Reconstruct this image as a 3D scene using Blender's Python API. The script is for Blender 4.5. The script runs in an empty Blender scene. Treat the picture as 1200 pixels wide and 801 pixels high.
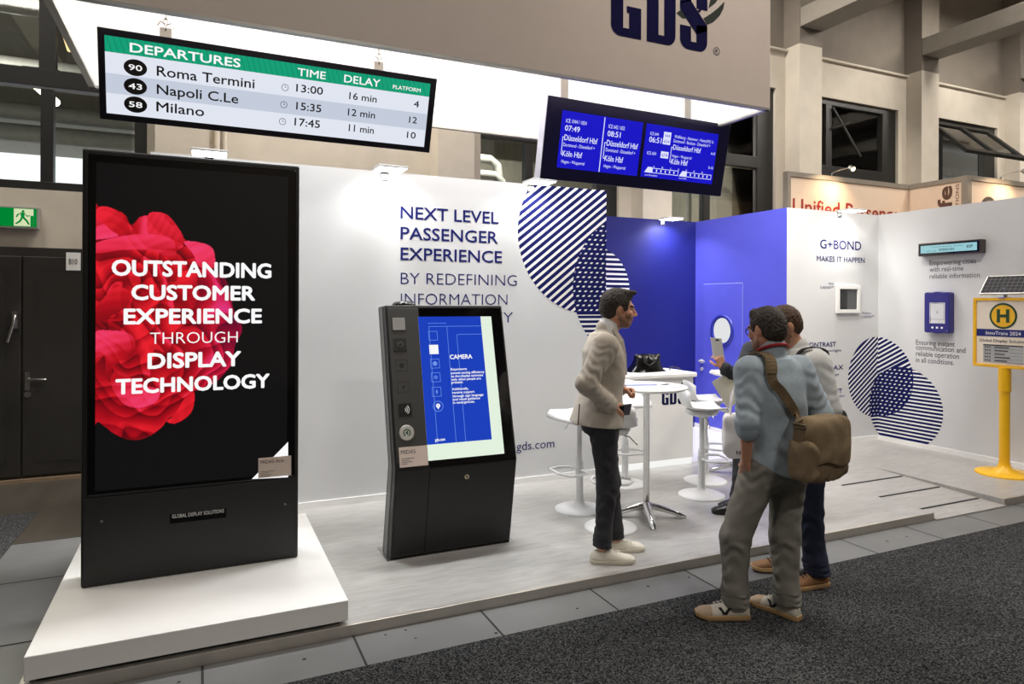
import bpy, bmesh, math, random
import numpy as np
from mathutils import Vector, Matrix

S = bpy.context.scene
COL = S.collection
R = math.radians
random.seed(7)

# ------------------------------------------------------------------ camera
YAW, ROLL, FPX, HORIZON, EYE = 24.647, 0.2445, 796.4, 354.42, 1.7242
cd = bpy.data.cameras.new('camera')
cam = bpy.data.objects.new('camera', cd)
COL.objects.link(cam)
cam.matrix_world = (Matrix.Translation((0, 0, EYE)) @ Matrix.Rotation(R(-YAW), 4, 'Z')
                    @ Matrix.Rotation(R(90), 4, 'X') @ Matrix.Rotation(R(ROLL), 4, 'Z'))
cd.sensor_width = 36
cd.lens = FPX * 36 / 1200
cd.shift_y = (HORIZON - 400.5) / 1200
cd.clip_start = 0.05
S.camera = cam
S.view_settings.view_transform = 'Standard'
S.view_settings.look = 'None'
S.view_settings.exposure = 0.0
S.view_settings.gamma = 1.0
S.view_settings.use_curve_mapping = False

# ------------------------------------------------------------------ world and hall lights
W = bpy.data.worlds.new('world')
S.world = W
W.use_nodes = True
bg = W.node_tree.nodes['Background']
bg.inputs[0].default_value = (0.95, 0.97, 1.0, 1)
bg.inputs[1].default_value = 1.6

def area(name, loc, target, sx, sy, power, color=(1, 1, 1), spread=180):
    l = bpy.data.lights.new(name, 'AREA')
    l.shape = 'RECTANGLE'
    l.size, l.size_y = sx, sy
    l.energy = power
    l.color = color
    l.spread = R(spread)
    o = bpy.data.objects.new(name, l)
    COL.objects.link(o)
    o.location = loc
    d = Vector(target) - Vector(loc)
    o.rotation_euler = d.to_track_quat('-Z', 'Y').to_euler()
    return o

WARM = (1.0, 0.93, 0.85)
for x_, y_, p_ in ((-3.0, 1.5, 60), (3.6, 2.0, 140), (6.6, 1.9, 190), (10.5, 1.8, 200), (-3.0, 5.5, 110), (12.0, 5.2, 360), (16.0, 4.5, 260), (2.0, -4.0, 230), (1.3, 7.1, 260), (6.0, 7.1, 190)):  # unseen overhead lights; those behind the banner added to brighten the wall
    area('unseen_hall_light', (x_, y_, 7.2), (x_, y_ + 0.01, 0), 1.6, 0.5, p_, WARM)
for x_, p_ in ((0.4, 40), (2.0, 36), (3.6, 34)):
    area('truss_lamp', (x_, 4.95, 5.1), (x_, 4.55, 0), 0.6, 0.3, p_, (0.97, 0.99, 1.0), 115)
for x_ in (0.3, 2.0, 3.6):
    area('banner_wash', (x_, 4.75, 4.95), (x_, 6.2, 3.8), 0.6, 0.12, 16, (1, 0.99, 0.97), 130)
area('alcove_fill', (5.4, 4.9, 5.0), (6.3, 6.6, 1.6), 0.6, 0.4, 46, (1, 0.95, 0.9), 80)  # unseen light added to brighten the blue side wall of the alcove
for x_ in (-3.0, 5.0, 12.0):
    area('outer_fill', (x_, 11.5, 5.5), (x_, 11.5, 0), 1.4, 0.12, 230, (1, 0.93, 0.82))  # added lights, only to brighten the space beyond the windows

# ------------------------------------------------------------------ measuring: a pixel of the 1200x801 photo -> a point on a real plane
_y, _r = R(YAW), R(ROLL)
_F = np.array([math.sin(_y), math.cos(_y), 0.0]); _RT = np.array([math.cos(_y), -math.sin(_y), 0.0]); _U = np.array([0, 0, 1.0])
EYEP = np.array([0, 0, EYE])

def ray(px, py):
    x, y = px - 600.0, py - HORIZON
    a = (x * math.cos(_r) + y * math.sin(_r)) / FPX
    b = (-x * math.sin(_r) + y * math.cos(_r)) / FPX
    return _F + a * _RT - b * _U

class Pl:
    """A real plane in the hall: origin o, axes u (right) and v (up), normal n towards the viewer."""
    def __init__(s, o, u=(1, 0, 0), v=(0, 0, 1)):
        s.o = np.array(o, float); s.u = np.array(u, float); s.v = np.array(v, float)
        s.u /= np.linalg.norm(s.u); s.v /= np.linalg.norm(s.v)
        s.n = np.cross(s.u, s.v)
    def uv(s, px, py):
        r = ray(px, py)
        t = ((s.o - EYEP) @ s.n) / (r @ s.n)
        p = EYEP + t * r - s.o
        return float(p @ s.u), float(p @ s.v)
    def pt(s, a, b, off=0.0):
        return tuple(s.o + s.u * a + s.v * b + s.n * off)

def on_floor(px, py, z=0.0):
    r = ray(px, py)
    t = (z - EYE) / r[2]
    p = EYEP + t * r
    return float(p[0]), float(p[1])

# ------------------------------------------------------------------ materials (all procedural)
MATS = {}
def lin(c):
    return tuple(((v / 255) / 12.92 if v / 255 <= 0.04045 else ((v / 255 + 0.055) / 1.055) ** 2.4) for v in c)

def mat(name, rgb, rough=0.5, metal=0.0, noise=0.06, scale=8.0, bump=0.0, bscale=60.0, spec=0.5, coat=0.0, stretch=(1, 1, 1), trans=0.0):
    if name in MATS: return MATS[name]
    m = bpy.data.materials.new(name); m.use_nodes = True
    N = m.node_tree.nodes; L = m.node_tree.links
    b = N['Principled BSDF']
    c = lin(rgb)
    b.inputs['Roughness'].default_value = rough
    b.inputs['Metallic'].default_value = metal
    b.inputs['Specular IOR Level'].default_value = spec
    b.inputs['Coat Weight'].default_value = coat
    b.inputs['Transmission Weight'].default_value = trans
    tc = N.new('ShaderNodeTexCoord'); mp = N.new('ShaderNodeMapping'); mp.inputs['Scale'].default_value = stretch
    L.new(tc.outputs['Object'], mp.inputs['Vector'])
    nz = N.new('ShaderNodeTexNoise'); nz.inputs['Scale'].default_value = scale; nz.inputs['Detail'].default_value = 5
    L.new(mp.outputs[0], nz.inputs['Vector'])
    cr = N.new('ShaderNodeValToRGB')
    cr.color_ramp.elements[0].position = 0.3; cr.color_ramp.elements[1].position = 0.7
    cr.color_ramp.elements[0].color = tuple(max(0, v * (1 - noise)) for v in c) + (1,)
    cr.color_ramp.elements[1].color = tuple(min(1, v * (1 + noise)) for v in c) + (1,)
    L.new(nz.outputs['Fac'], cr.inputs['Fac']); L.new(cr.outputs['Color'], b.inputs['Base Color'])
    if bump:
        n2 = N.new('ShaderNodeTexNoise'); n2.inputs['Scale'].default_value = bscale; n2.inputs['Detail'].default_value = 4
        L.new(mp.outputs[0], n2.inputs['Vector'])
        bp = N.new('ShaderNodeBump'); bp.inputs['Strength'].default_value = bump; bp.inputs['Distance'].default_value = 0.01
        L.new(n2.outputs['Fac'], bp.inputs['Height']); L.new(bp.outputs['Normal'], b.inputs['Normal'])
    MATS[name] = m
    return m

def glow(name, rgb, strength=1.0):
    if name in MATS: return MATS[name]
    m = bpy.data.materials.new(name); m.use_nodes = True
    N = m.node_tree.nodes; L = m.node_tree.links
    N.remove(N['Principled BSDF'])
    e = N.new('ShaderNodeEmission'); e.inputs['Color'].default_value = lin(rgb) + (1,); e.inputs['Strength'].default_value = strength
    L.new(e.outputs[0], N['Material Output'].inputs['Surface'])
    MATS[name] = m
    return m

def screen_glow(name, rgb, strength=1.0, gloss=0.03):
    """a lit screen behind cover glass: emission plus a weak reflection"""
    if name in MATS: return MATS[name]
    m = bpy.data.materials.new(name); m.use_nodes = True
    b = m.node_tree.nodes['Principled BSDF']
    b.inputs['Base Color'].default_value = (0.005, 0.005, 0.006, 1); b.inputs['Roughness'].default_value = 0.12
    b.inputs['Specular IOR Level'].default_value = gloss * 10
    b.inputs['Emission Color'].default_value = lin(rgb) + (1,); b.inputs['Emission Strength'].default_value = strength
    MATS[name] = m
    return m

def glass_mat():
    if 'glass' in MATS: return MATS['glass']
    m = bpy.data.materials.new('window_glass'); m.use_nodes = True
    N = m.node_tree.nodes; L = m.node_tree.links
    N.remove(N['Principled BSDF'])
    t = N.new('ShaderNodeBsdfTransparent'); t.inputs[0].default_value = (0.86, 0.89, 0.88, 1)
    g = N.new('ShaderNodeBsdfGlossy'); g.inputs['Roughness'].default_value = 0.03
    f = N.new('ShaderNodeFresnel'); f.inputs[0].default_value = 1.45
    x = N.new('ShaderNodeMixShader')
    L.new(f.outputs[0], x.inputs[0]); L.new(t.outputs[0], x.inputs[1]); L.new(g.outputs[0], x.inputs[2])
    L.new(x.outputs[0], N['Material Output'].inputs['Surface'])
    MATS['glass'] = m
    return m

def vinyl_mat():
    m = bpy.data.materials.new('platform_vinyl'); m.use_nodes = True
    N = m.node_tree.nodes; L = m.node_tree.links; b = N['Principled BSDF']
    tc = N.new('ShaderNodeTexCoord')
    mp = N.new('ShaderNodeMapping'); mp.inputs['Scale'].default_value = (1.7, 8, 1)
    L.new(tc.outputs['Object'], mp.inputs[0])
    n1 = N.new('ShaderNodeTexNoise'); n1.inputs['Scale'].default_value = 3.0; n1.inputs['Detail'].default_value = 8; n1.inputs['Distortion'].default_value = 0.6
    L.new(mp.outputs[0], n1.inputs['Vector'])
    br = N.new('ShaderNodeTexBrick'); br.inputs['Scale'].default_value = 1.0; br.inputs['Mortar Size'].default_value = 0.0012
    br.inputs['Brick Width'].default_value = 1.2; br.inputs['Row Height'].default_value = 0.19
    br.inputs['Color1'].default_value = (0.62, 0.62, 0.62, 1); br.inputs['Color2'].default_value = (0.5, 0.5, 0.5, 1); br.inputs['Mortar'].default_value = (0.42, 0.42, 0.42, 1)
    L.new(tc.outputs['Object'], br.inputs['Vector'])
    cr = N.new('ShaderNodeValToRGB'); cr.color_ramp.elements[0].position = 0.3; cr.color_ramp.elements[1].position = 0.72
    cr.color_ramp.elements[0].color = lin((156, 154, 151)) + (1,); cr.color_ramp.elements[1].color = lin((176, 174, 171)) + (1,)
    L.new(n1.outputs['Fac'], cr.inputs['Fac'])
    mx = N.new('ShaderNodeMixRGB'); mx.blend_type = 'OVERLAY'; mx.inputs[0].default_value = 0.18
    L.new(cr.outputs[0], mx.inputs[1]); L.new(br.outputs['Color'], mx.inputs[2]); L.new(mx.outputs[0], b.inputs['Base Color'])
    b.inputs['Roughness'].default_value = 0.33
    return m

def carpet_mat():
    m = bpy.data.materials.new('dark_carpet'); m.use_nodes = True
    N = m.node_tree.nodes; L = m.node_tree.links; b = N['Principled BSDF']
    tc = N.new('ShaderNodeTexCoord')
    n1 = N.new('ShaderNodeTexNoise'); n1.inputs['Scale'].default_value = 125; n1.inputs['Detail'].default_value = 2
    n2 = N.new('ShaderNodeTexNoise'); n2.inputs['Scale'].default_value = 1.3; n2.inputs['Detail'].default_value = 4
    L.new(tc.outputs['Object'], n1.inputs['Vector']); L.new(tc.outputs['Object'], n2.inputs['Vector'])
    cr = N.new('ShaderNodeValToRGB'); cr.color_ramp.elements[0].position = 0.42; cr.color_ramp.elements[1].position = 0.68
    cr.color_ramp.elements[0].color = lin((24, 25, 27)) + (1,); cr.color_ramp.elements[1].color = lin((106, 107, 108)) + (1,)
    L.new(n1.outputs['Fac'], cr.inputs['Fac'])
    mx = N.new('ShaderNodeMixRGB'); mx.blend_type = 'MULTIPLY'; mx.inputs[0].default_value = 0.25
    L.new(cr.outputs[0], mx.inputs[1]); L.new(n2.outputs['Fac'], mx.inputs[2]); L.new(mx.outputs[0], b.inputs['Base Color'])
    b.inputs['Roughness'].default_value = 0.95; b.inputs['Specular IOR Level'].default_value = 0.1
    bp = N.new('ShaderNodeBump'); bp.inputs['Strength'].default_value = 0.6; bp.inputs['Distance'].default_value = 0.01
    L.new(n1.outputs['Fac'], bp.inputs['Height']); L.new(bp.outputs[0], b.inputs['Normal'])
    return m

# ------------------------------------------------------------------ mesh building
_TEXT = {}
def text_geo(s, bold):
    k = (s, bold)
    if k in _TEXT: return _TEXT[k]
    c = bpy.data.curves.new('t', 'FONT'); c.body = s; c.size = 1.0; c.offset = bold; c.resolution_u = 3
    c.fill_mode = 'BOTH' if hasattr(c, 'fill_mode') and False else c.fill_mode
    o = bpy.data.objects.new('t', c); COL.objects.link(o)
    dg = bpy.context.evaluated_depsgraph_get(); dg.update()
    me = o.evaluated_get(dg).to_mesh()
    v = np.array([tuple(x.co) for x in me.vertices]).reshape(-1, 3)
    f = [tuple(p.vertices) for p in me.polygons]
    o.evaluated_get(dg).to_mesh_clear()
    bpy.data.objects.remove(o); bpy.data.curves.remove(c)
    _TEXT[k] = (v, f)
    return v, f
CAP = None

class MB:
    def __init__(s): s.v = []; s.f = []; s.m = []; s.sm = []
    def add(s, verts, faces, m=0, smooth=False):
        o = len(s.v); s.v.extend(tuple(map(float, x)) for x in verts)
        for f in faces: s.f.append(tuple(i + o for i in f)); s.m.append(m); s.sm.append(smooth)
        return s
    def box(s, lo, hi, m=0):
        x0, y0, z0 = lo; x1, y1, z1 = hi
        v = [(x0, y0, z0), (x1, y0, z0), (x1, y1, z0), (x0, y1, z0), (x0, y0, z1), (x1, y0, z1), (x1, y1, z1), (x0, y1, z1)]
        return s.add(v, [(0, 3, 2, 1), (4, 5, 6, 7), (0, 1, 5, 4), (1, 2, 6, 5), (2, 3, 7, 6), (3, 0, 4, 7)], m)
    def slab(s, pl, a0, b0, a1, b1, off0, off1, m=0):
        """box standing on a plane between two offsets along its normal"""
        v = [pl.pt(a, b, o) for o in (off0, off1) for a, b in ((a0, b0), (a1, b0), (a1, b1), (a0, b1))]
        return s.add(v, [(3, 2, 1, 0), (4, 5, 6, 7), (0, 1, 5, 4), (1, 2, 6, 5), (2, 3, 7, 6), (3, 0, 4, 7)], m)
    def prism(s, pl, pts, off0, off1, m=0):
        n = len(pts)
        v = [pl.pt(a, b, off0) for a, b in pts] + [pl.pt(a, b, off1) for a, b in pts]
        return s.add(v, [tuple(range(n - 1, -1, -1)), tuple(range(n, 2 * n))] + [(i, (i + 1) % n, n + (i + 1) % n, n + i) for i in range(n)], m)
    def rect(s, pl, a0, b0, a1, b1, off=0.001, m=0):
        return s.add([pl.pt(a0, b0, off), pl.pt(a1, b0, off), pl.pt(a1, b1, off), pl.pt(a0, b1, off)], [(0, 1, 2, 3)], m)
    def poly(s, pl, pts, off=0.001, m=0):
        return s.add([pl.pt(a, b, off) for a, b in pts], [tuple(range(len(pts)))], m)
    def frame(s, pl, a0, b0, a1, b1, w, off=0.001, m=0):
        s.rect(pl, a0, b0, a1, b0 + w, off, m); s.rect(pl, a0, b1 - w, a1, b1, off, m)
        s.rect(pl, a0, b0 + w, a0 + w, b1 - w, off, m); s.rect(pl, a1 - w, b0 + w, a1, b1 - w, off, m); return s
    def disc(s, pl, a, b, r, off=0.001, m=0, n=32, ry=None):
        ry = ry or r
        return s.poly(pl, [(a + r * math.cos(2 * math.pi * i / n), b + ry * math.sin(2 * math.pi * i / n)) for i in range(n)], off, m)
    def ring(s, pl, a, b, r0, r1, off=0.001, m=0, n=32, a0=0, a1=360):
        full = abs(a1 - a0) >= 360
        k = n if full else n + 1
        an = [R(a0 + (a1 - a0) * i / n) for i in range(k)]
        v = [pl.pt(a + r0 * math.cos(t), b + r0 * math.sin(t), off) for t in an] + [pl.pt(a + r1 * math.cos(t), b + r1 * math.sin(t), off) for t in an]
        return s.add(v, [(i, k + i, k + (i + 1) % k, (i + 1) % k) for i in range(n)], m)
    def text(s, pl, body, a0, b0, w, h, off=0.002, m=0, bold=0.0, align='L', slope=0.0):
        """lettering whose cap height is h and whose whole width is w (None keeps the font's own)"""
        global CAP
        if CAP is None:
            vv, _ = text_geo('H', 0.0); CAP = vv[:, 1].max()
        v, f = text_geo(body, min(bold, 0.0))
        sx0, sx1 = v[:, 0].min(), v[:, 0].max()
        ky = h / CAP
        kx = w / (sx1 - sx0) if w else ky
        W_ = (sx1 - sx0) * kx
        a = a0 - (W_ / 2 if align == 'C' else W_ if align == 'R' else 0)
        sh = [(0, 0)] if bold <= 0 else [(0, 0)] + [(bold * ky * math.cos(q * math.pi / 4), bold * ky * math.sin(q * math.pi / 4)) for q in range(8)]
        for q, (dx, dy) in enumerate(sh):
            s.add([pl.pt(a + (x - sx0) * kx + dx, b0 + y * ky + dy, off + .00012 * q) for x, y, _ in v], f, m)
        return s
    def ptext(s, pl, body, p0, p1, cap, off=0.002, m=0, bold=0.0, fit=True):
        """lettering measured in the photo: baseline from p0 to p1, cap height in pixels, laid on the plane"""
        a0, b0 = pl.uv(*p0); a1, b1 = pl.uv(*p1); _, bt = pl.uv(p0[0], p0[1] - cap)
        return s.text(pl, body, a0, (b0 + b1) / 2, (a1 - a0) if fit else None, bt - b0, off, m, bold)
    def cyl(s, p0, p1, r0, r1=None, n=20, m=0, caps=True, smooth=True):
        r1 = r0 if r1 is None else r1
        p0 = np.array(p0, float); p1 = np.array(p1, float); d = p1 - p0; d /= np.linalg.norm(d)
        x = np.cross(d, (0, 0, 1.0) if abs(d[2]) < 0.9 else (1.0, 0, 0)); x /= np.linalg.norm(x); y = np.cross(d, x)
        v = [p + r * (math.cos(2 * math.pi * i / n) * x + math.sin(2 * math.pi * i / n) * y) for p, r in ((p0, r0), (p1, r1)) for i in range(n)]
        s.add(v, [(i, (i + 1) % n, n + (i + 1) % n, n + i) for i in range(n)], m, smooth)
        if caps:
            s.add(v[:n], [tuple(range(n - 1, -1, -1))], m); s.add(v[n:], [tuple(range(n))], m)
        return s
    def tube(s, pts, r, n=10, m=0, closed=False):
        P = [np.array(p, float) for p in pts]; k = len(P); V = []
        rr = r if hasattr(r, '__len__') else [r] * k
        up = np.array((0, 0, 1.0)); prev = None
        for i in range(k):
            d = (P[(i + 1) % k] - P[i - 1]) if closed else (P[min(i + 1, k - 1)] - P[max(i - 1, 0)])
            d /= np.linalg.norm(d) + 1e-9
            if prev is None:
                x = np.cross(d, up if abs(d[2]) < 0.9 else (1.0, 0, 0))
            else: x = prev - d * (prev @ d)
            x /= np.linalg.norm(x) + 1e-9; prev = x; y = np.cross(d, x)
            V += [P[i] + rr[i] * (math.cos(2 * math.pi * j / n) * x + math.sin(2 * math.pi * j / n) * y) for j in range(n)]
        F = []
        for i in range(k if closed else k - 1):
            a, b = i * n, ((i + 1) % k) * n
            F += [(a + j, a + (j + 1) % n, b + (j + 1) % n, b + j) for j in range(n)]
        s.add(V, F, m, True)
        if not closed: s.add(V[:n], [tuple(range(n - 1, -1, -1))], m); s.add(V[-n:], [tuple(range(n))], m)
        return s
    def lathe(s, c, prof, n=32, m=0):
        V = [(c[0] + r * math.cos(2 * math.pi * j / n), c[1] + r * math.sin(2 * math.pi * j / n), c[2] + z) for r, z in prof for j in range(n)]
        F = [(i * n + j, i * n + (j + 1) % n, (i + 1) * n + (j + 1) % n, (i + 1) * n + j) for i in range(len(prof) - 1) for j in range(n)]
        s.add(V, F, m, True)
        if prof[0][0] > 1e-4: s.add(V[:n], [tuple(range(n - 1, -1, -1))], m)
        if prof[-1][0] > 1e-4: s.add(V[-n:], [tuple(range(n))], m)
        return s
    def loft(s, rings, m=0, cap=True, smooth=True):
        n = len(rings[0]); V = [p for r in rings for p in r]
        F = [(i * n + j, i * n + (j + 1) % n, (i + 1) * n + (j + 1) % n, (i + 1) * n + j) for i in range(len(rings) - 1) for j in range(n)]
        s.add(V, F, m, smooth)
        if cap: s.add(rings[0], [tuple(range(n - 1, -1, -1))], m, smooth); s.add(rings[-1], [tuple(range(n))], m, smooth)
        return s
    def grid(s, rows, m=0, smooth=True):
        h, w = len(rows), len(rows[0]); V = [p for r in rows for p in r]
        return s.add(V, [(i * w + j, i * w + j + 1, (i + 1) * w + j + 1, (i + 1) * w + j) for i in range(h - 1) for j in range(w - 1)], m, smooth)

def setp(o, label=None, cat=None, group=None, kind=None):
    if label: o['label'] = label
    if cat: o['category'] = cat
    if group: o['group'] = group
    if kind: o['kind'] = kind
    return o

BASE = {}
def make(name, mb, mats, parent=None, bevel=0.0, solid=0.0, weld=False):
    """one mesh object; world-space vertices are moved into the parent's space"""
    if not isinstance(mats, (list, tuple)): mats = [mats]
    me = bpy.data.meshes.new(name)
    off = np.array(BASE.get(parent.name, (0, 0, 0))) if parent else np.zeros(3)
    me.from_pydata([tuple(np.array(p) - off) for p in mb.v], [], mb.f)
    for mt in mats: me.materials.append(mt)
    me.polygons.foreach_set('material_index', mb.m)
    me.polygons.foreach_set('use_smooth', mb.sm)
    me.update()
    o = bpy.data.objects.new(name, me); COL.objects.link(o)
    if parent: o.parent = parent; BASE[o.name] = tuple(off)
    else: BASE[o.name] = (0, 0, 0)
    if weld or bevel:
        b2 = bmesh.new(); b2.from_mesh(me); bmesh.ops.remove_doubles(b2, verts=b2.verts, dist=1e-5)
        bmesh.ops.recalc_face_normals(b2, faces=b2.faces); b2.to_mesh(me); b2.free()
    if solid:
        md = o.modifiers.new('solid', 'SOLIDIFY'); md.thickness = solid; md.offset = 0
    if bevel:
        md = o.modifiers.new('bevel', 'BEVEL'); md.width = bevel; md.segments = 2; md.limit_method = 'ANGLE'; md.angle_limit = R(40)
    return o

def thing(name, label, cat, base=(0, 0, 0), group=None):
    o = bpy.data.objects.new(name, None); COL.objects.link(o)
    o.location = base; BASE[o.name] = tuple(base); o.empty_display_size = 0.1
    return setp(o, label, cat, group)

def struct(name, mb, mats, parent=None, bevel=0.0):
    o = make(name, mb, mats, parent, bevel)
    if not parent: o['kind'] = 'structure'
    return o

def copy_tree(o, parent=None):
    c = o.copy(); COL.objects.link(c)
    if parent: c.parent = parent
    for ch in list(o.children): copy_tree(ch, c)
    return c
# ================================================================== the hall and the stand's shell
WHITE = mat('white_panel', (208, 209, 210), 0.75, noise=0.012, scale=3)
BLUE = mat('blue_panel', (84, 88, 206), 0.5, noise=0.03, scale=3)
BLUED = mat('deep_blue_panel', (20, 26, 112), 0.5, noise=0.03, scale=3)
NAVY = mat('navy_print', (30, 36, 102), 0.9, noise=0.03, spec=.1)
NAVYC = mat('navy_circle_print', (22, 26, 84), 0.9, noise=0.03, spec=.1)
PRINTW = mat('white_print', (232, 232, 232), 0.8, noise=0.01)
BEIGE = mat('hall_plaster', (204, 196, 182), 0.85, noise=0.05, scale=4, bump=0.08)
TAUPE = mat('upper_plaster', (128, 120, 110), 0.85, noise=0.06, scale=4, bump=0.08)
FRAMEB = mat('black_window_frame', (30, 30, 29), 0.45, noise=0.1)
ALU = mat('aluminium_edge', (190, 184, 176), 0.42, .7, noise=0.06)
BLACKDOOR = mat('black_door_paint', (42, 40, 37), 0.45, noise=0.12, scale=5, bump=0.05)
TILE = mat('grey_floor_tile', (112, 113, 113), 0.42, noise=0.12, scale=2.2, bump=0.02)
JOINT = mat('tile_joint', (38, 38, 38), 0.8)
SKIRT = mat('white_skirting', (236, 236, 234), 0.4, noise=0.01)

YA, YB, XC, YD, XE, YF, ZG, H = 5.86, 7.57, 6.297, 5.944, 7.876, 3.652, -0.06, 2.862
XAE = 3.735
YH, YCOL = 8.19, 7.9
CARP = carpet_mat(); VINYL = vinyl_mat()

# hall floor: tiles 0.733 m wide with dark joints
m = MB(); m.box((-9, -7, ZG - 0.1), (19, YH + 0.2, ZG))
FLOOR = struct('floor', m, TILE)
m = MB()
fl = Pl((0, 0, ZG), (1, 0, 0), (0, 1, 0))
for i in range(-4, 14):
    x = 0.75 + i * 0.7335
    if x < -0.8: continue
    m.rect(fl, x - 0.006, 3.32, x + 0.006, 3.70, 0.0015)
for y in (4.285, 5.217, 6.15):
    m.rect(fl, -2.5, y - 0.006, -0.72, y + 0.006, 0.0015)
random.seed(3)
for i in range(16):
    m.disc(fl, random.uniform(-0.5, 6), random.uniform(3.36, 3.6), random.uniform(0.004, 0.012), 0.0016, n=8)
make('tile_joint', m, JOINT, FLOOR)
m = MB(); m.box((-4, 6.03, ZG), (-0.72, 8.03, ZG + .003)); struct('floor_dark', m, mat('dark_brown_floor', (70, 65, 58), .4, noise=.15, scale=6, stretch=(1, .2, 1)))
# carpets
m = MB()
e0 = 3.315
m.box((-6, -6.5, ZG), (18, e0, ZG + 0.008))
setp(make('carpet', m, CARP), 'wide dark grey speckled carpet in front of the stand platform', 'carpet')
m = MB()
m.add([(-1.235, 6.87, ZG + .006), (-1.255, 5.0, ZG + .006), (-4, 5.0, ZG + .006), (-4, 6.87, ZG + .006)], [(0, 3, 2, 1)])
m.add([(-1.235, 6.87, ZG), (-1.255, 5.0, ZG), (-4, 5.0, ZG), (-4, 6.87, ZG), (-1.235, 6.87, ZG + .006), (-1.255, 5.0, ZG + .006), (-4, 5.0, ZG + .006), (-4, 6.87, ZG + .006)],
      [(0, 1, 5, 4), (1, 2, 6, 5), (2, 3, 7, 6), (3, 0, 4, 7)])
setp(make('doormat', m, CARP), 'small dark mat on the floor before the black double door', 'mat')

# platform with the ramp bay cut out of it
RX0, RX1, RY1 = 5.53, 6.49, 4.9
m = MB()
m.box((-0.71, YF + 0.03, ZG), (RX0, YB, 0)); m.box((RX0, RY1, ZG), (RX1, YB, 0)); m.box((RX1, YF + 0.03, ZG), (XE, YB, 0))
m.box((-0.71, YF + 0.03, ZG), (RX0, YF + 0.031, 0))
PLAT = struct('platform', m, VINYL)
PLAT['kind'] = 'structure'
m = MB()
m.box((-0.72, YF, ZG), (RX0, YF + 0.03, 0.002)); m.box((RX1, YF, ZG), (XE, YF + 0.03, 0.002)); m.box((-0.735, YF, ZG), (-0.71, YB - 2, 0.002))
struct('trim_1', m, ALU, bevel=0.003)
m = MB()
m.add([(RX0, RY1, 0.001), (RX1, RY1, 0.001), (RX1, YF - 0.02, ZG + 0.012), (RX0, YF - 0.02, ZG + 0.012),
       (RX0, RY1, ZG), (RX1, RY1, ZG), (RX1, YF - 0.02, ZG), (RX0, YF - 0.02, ZG)],
      [(0, 3, 2, 1), (3, 7, 6, 2), (0, 4, 7, 3), (1, 2, 6, 5)])
RAMP = struct('ramp', m, VINYL); RAMP['kind'] = 'structure'
v_ = np.array([0, YF - 0.02 - RY1, ZG + 0.011]); v_ = -v_ / np.linalg.norm(v_)
rp = Pl((RX0, YF - 0.02, ZG + 0.012), (1, 0, 0), v_)
for b in (0.22, 0.58, 0.96):
    m = MB(); m.slab(rp, 0.06, b - 0.011, RX1 - RX0 - 0.04, b + 0.011, 0.0, 0.004)
    make('grip_strip', m, JOINT, RAMP)
m = MB()
for a in (0.012, RX1 - RX0 - 0.012): m.rect(rp, a - 0.005, 0.0, a + 0.005, 1.2, 0.002)
make('edge_line', m, ALU, RAMP)
# alcove floor, white and glossy
m = MB(); m.box((XAE, YA + 0.03, 0), (XC - 0.01, YB - 0.01, 0.004))
struct('floor_alcove', m, mat('alcove_floor', (214, 216, 224), 0.25, noise=0.02))

# stand walls
def panel(name, lo, hi, mt):
    m = MB(); m.box(lo, hi); return struct(name, m, mt)
WA = panel('wall_back', (-0.35, YA, 0), (XAE, YA + 0.06, H), WHITE)
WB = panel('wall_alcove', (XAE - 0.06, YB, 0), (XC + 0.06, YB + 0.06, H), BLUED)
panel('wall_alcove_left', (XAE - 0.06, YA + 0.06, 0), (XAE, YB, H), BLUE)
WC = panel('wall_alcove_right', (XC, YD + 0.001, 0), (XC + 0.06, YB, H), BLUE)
WD = panel('wall_back_right', (XC + 0.001, YD, 0), (XE + 0.06, YD + 0.06, H), WHITE)
WE = panel('wall_right', (XE, 2.9, 0), (XE + 0.06, YD, H), WHITE)
pA = Pl((0, YA, 0)); pB = Pl((0, YB, 0)); pC = Pl((XC, 0, 0), (0, -1, 0)); pD = Pl((0, YD, 0)); pE = Pl((XE, 0, 0), (0, -1, 0))
m = MB(); m.box((-0.35, YA - 0.012, 0), (XAE, YA, 0.055)); struct('baseboard_back', m, SKIRT)
m = MB(); m.box((XC, YD - 0.012, 0), (XE, YD, 0.055)); struct('baseboard_back_right', m, SKIRT)
m = MB(); m.box((XE - 0.012, 2.9, 0), (XE, YD, 0.055)); struct('baseboard_right', m, SKIRT)
m = MB(); m.box((XC - 0.012, YD, 0), (XC, YB, 0.06)); struct('baseboard_alcove', m, SKIRT)

# printed wording on the walls
m = MB(); T = m.ptext
B_ = 0.013
T(pA, 'NEXT LEVEL', (469.5, 257), (584, 261), 14.2, m=0, bold=B_)
T(pA, 'PASSENGER', (469.5, 280.5), (583, 284.5), 14.2, bold=B_)
T(pA, 'EXPERIENCE', (469.5, 304.5), (588, 307.5), 14.2, bold=B_)
T(pA, 'BY REDEFINING', (469.5, 332), (605.5, 335.5), 13.6, bold=-0.012)
T(pA, 'INFORMATION', (469.5, 356.5), (594.5, 357.5), 13.4, bold=-0.012)
T(pA, 'TY', (577, 378), (601, 378), 12.5, bold=-0.012)
T(pA, 'gds.com', (605, 527), (649.5, 524.5), 10, bold=0.0)
make('slogan_lettering', m, NAVY, WA)
m = MB(); T = m.ptext
T(pD, 'G+BOND', (961, 290.2), (1009, 293.6), 10.2, bold=.012)
T(pD, 'MAKES IT HAPPEN', (957, 305), (1013, 308.5), 6.2, bold=.006)
T(pD, 'With', (970.5, 333.5), (977, 333.5), 2.6); T(pD, 'G-BOND™', (961, 338), (976.5, 338), 2.8)
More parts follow.
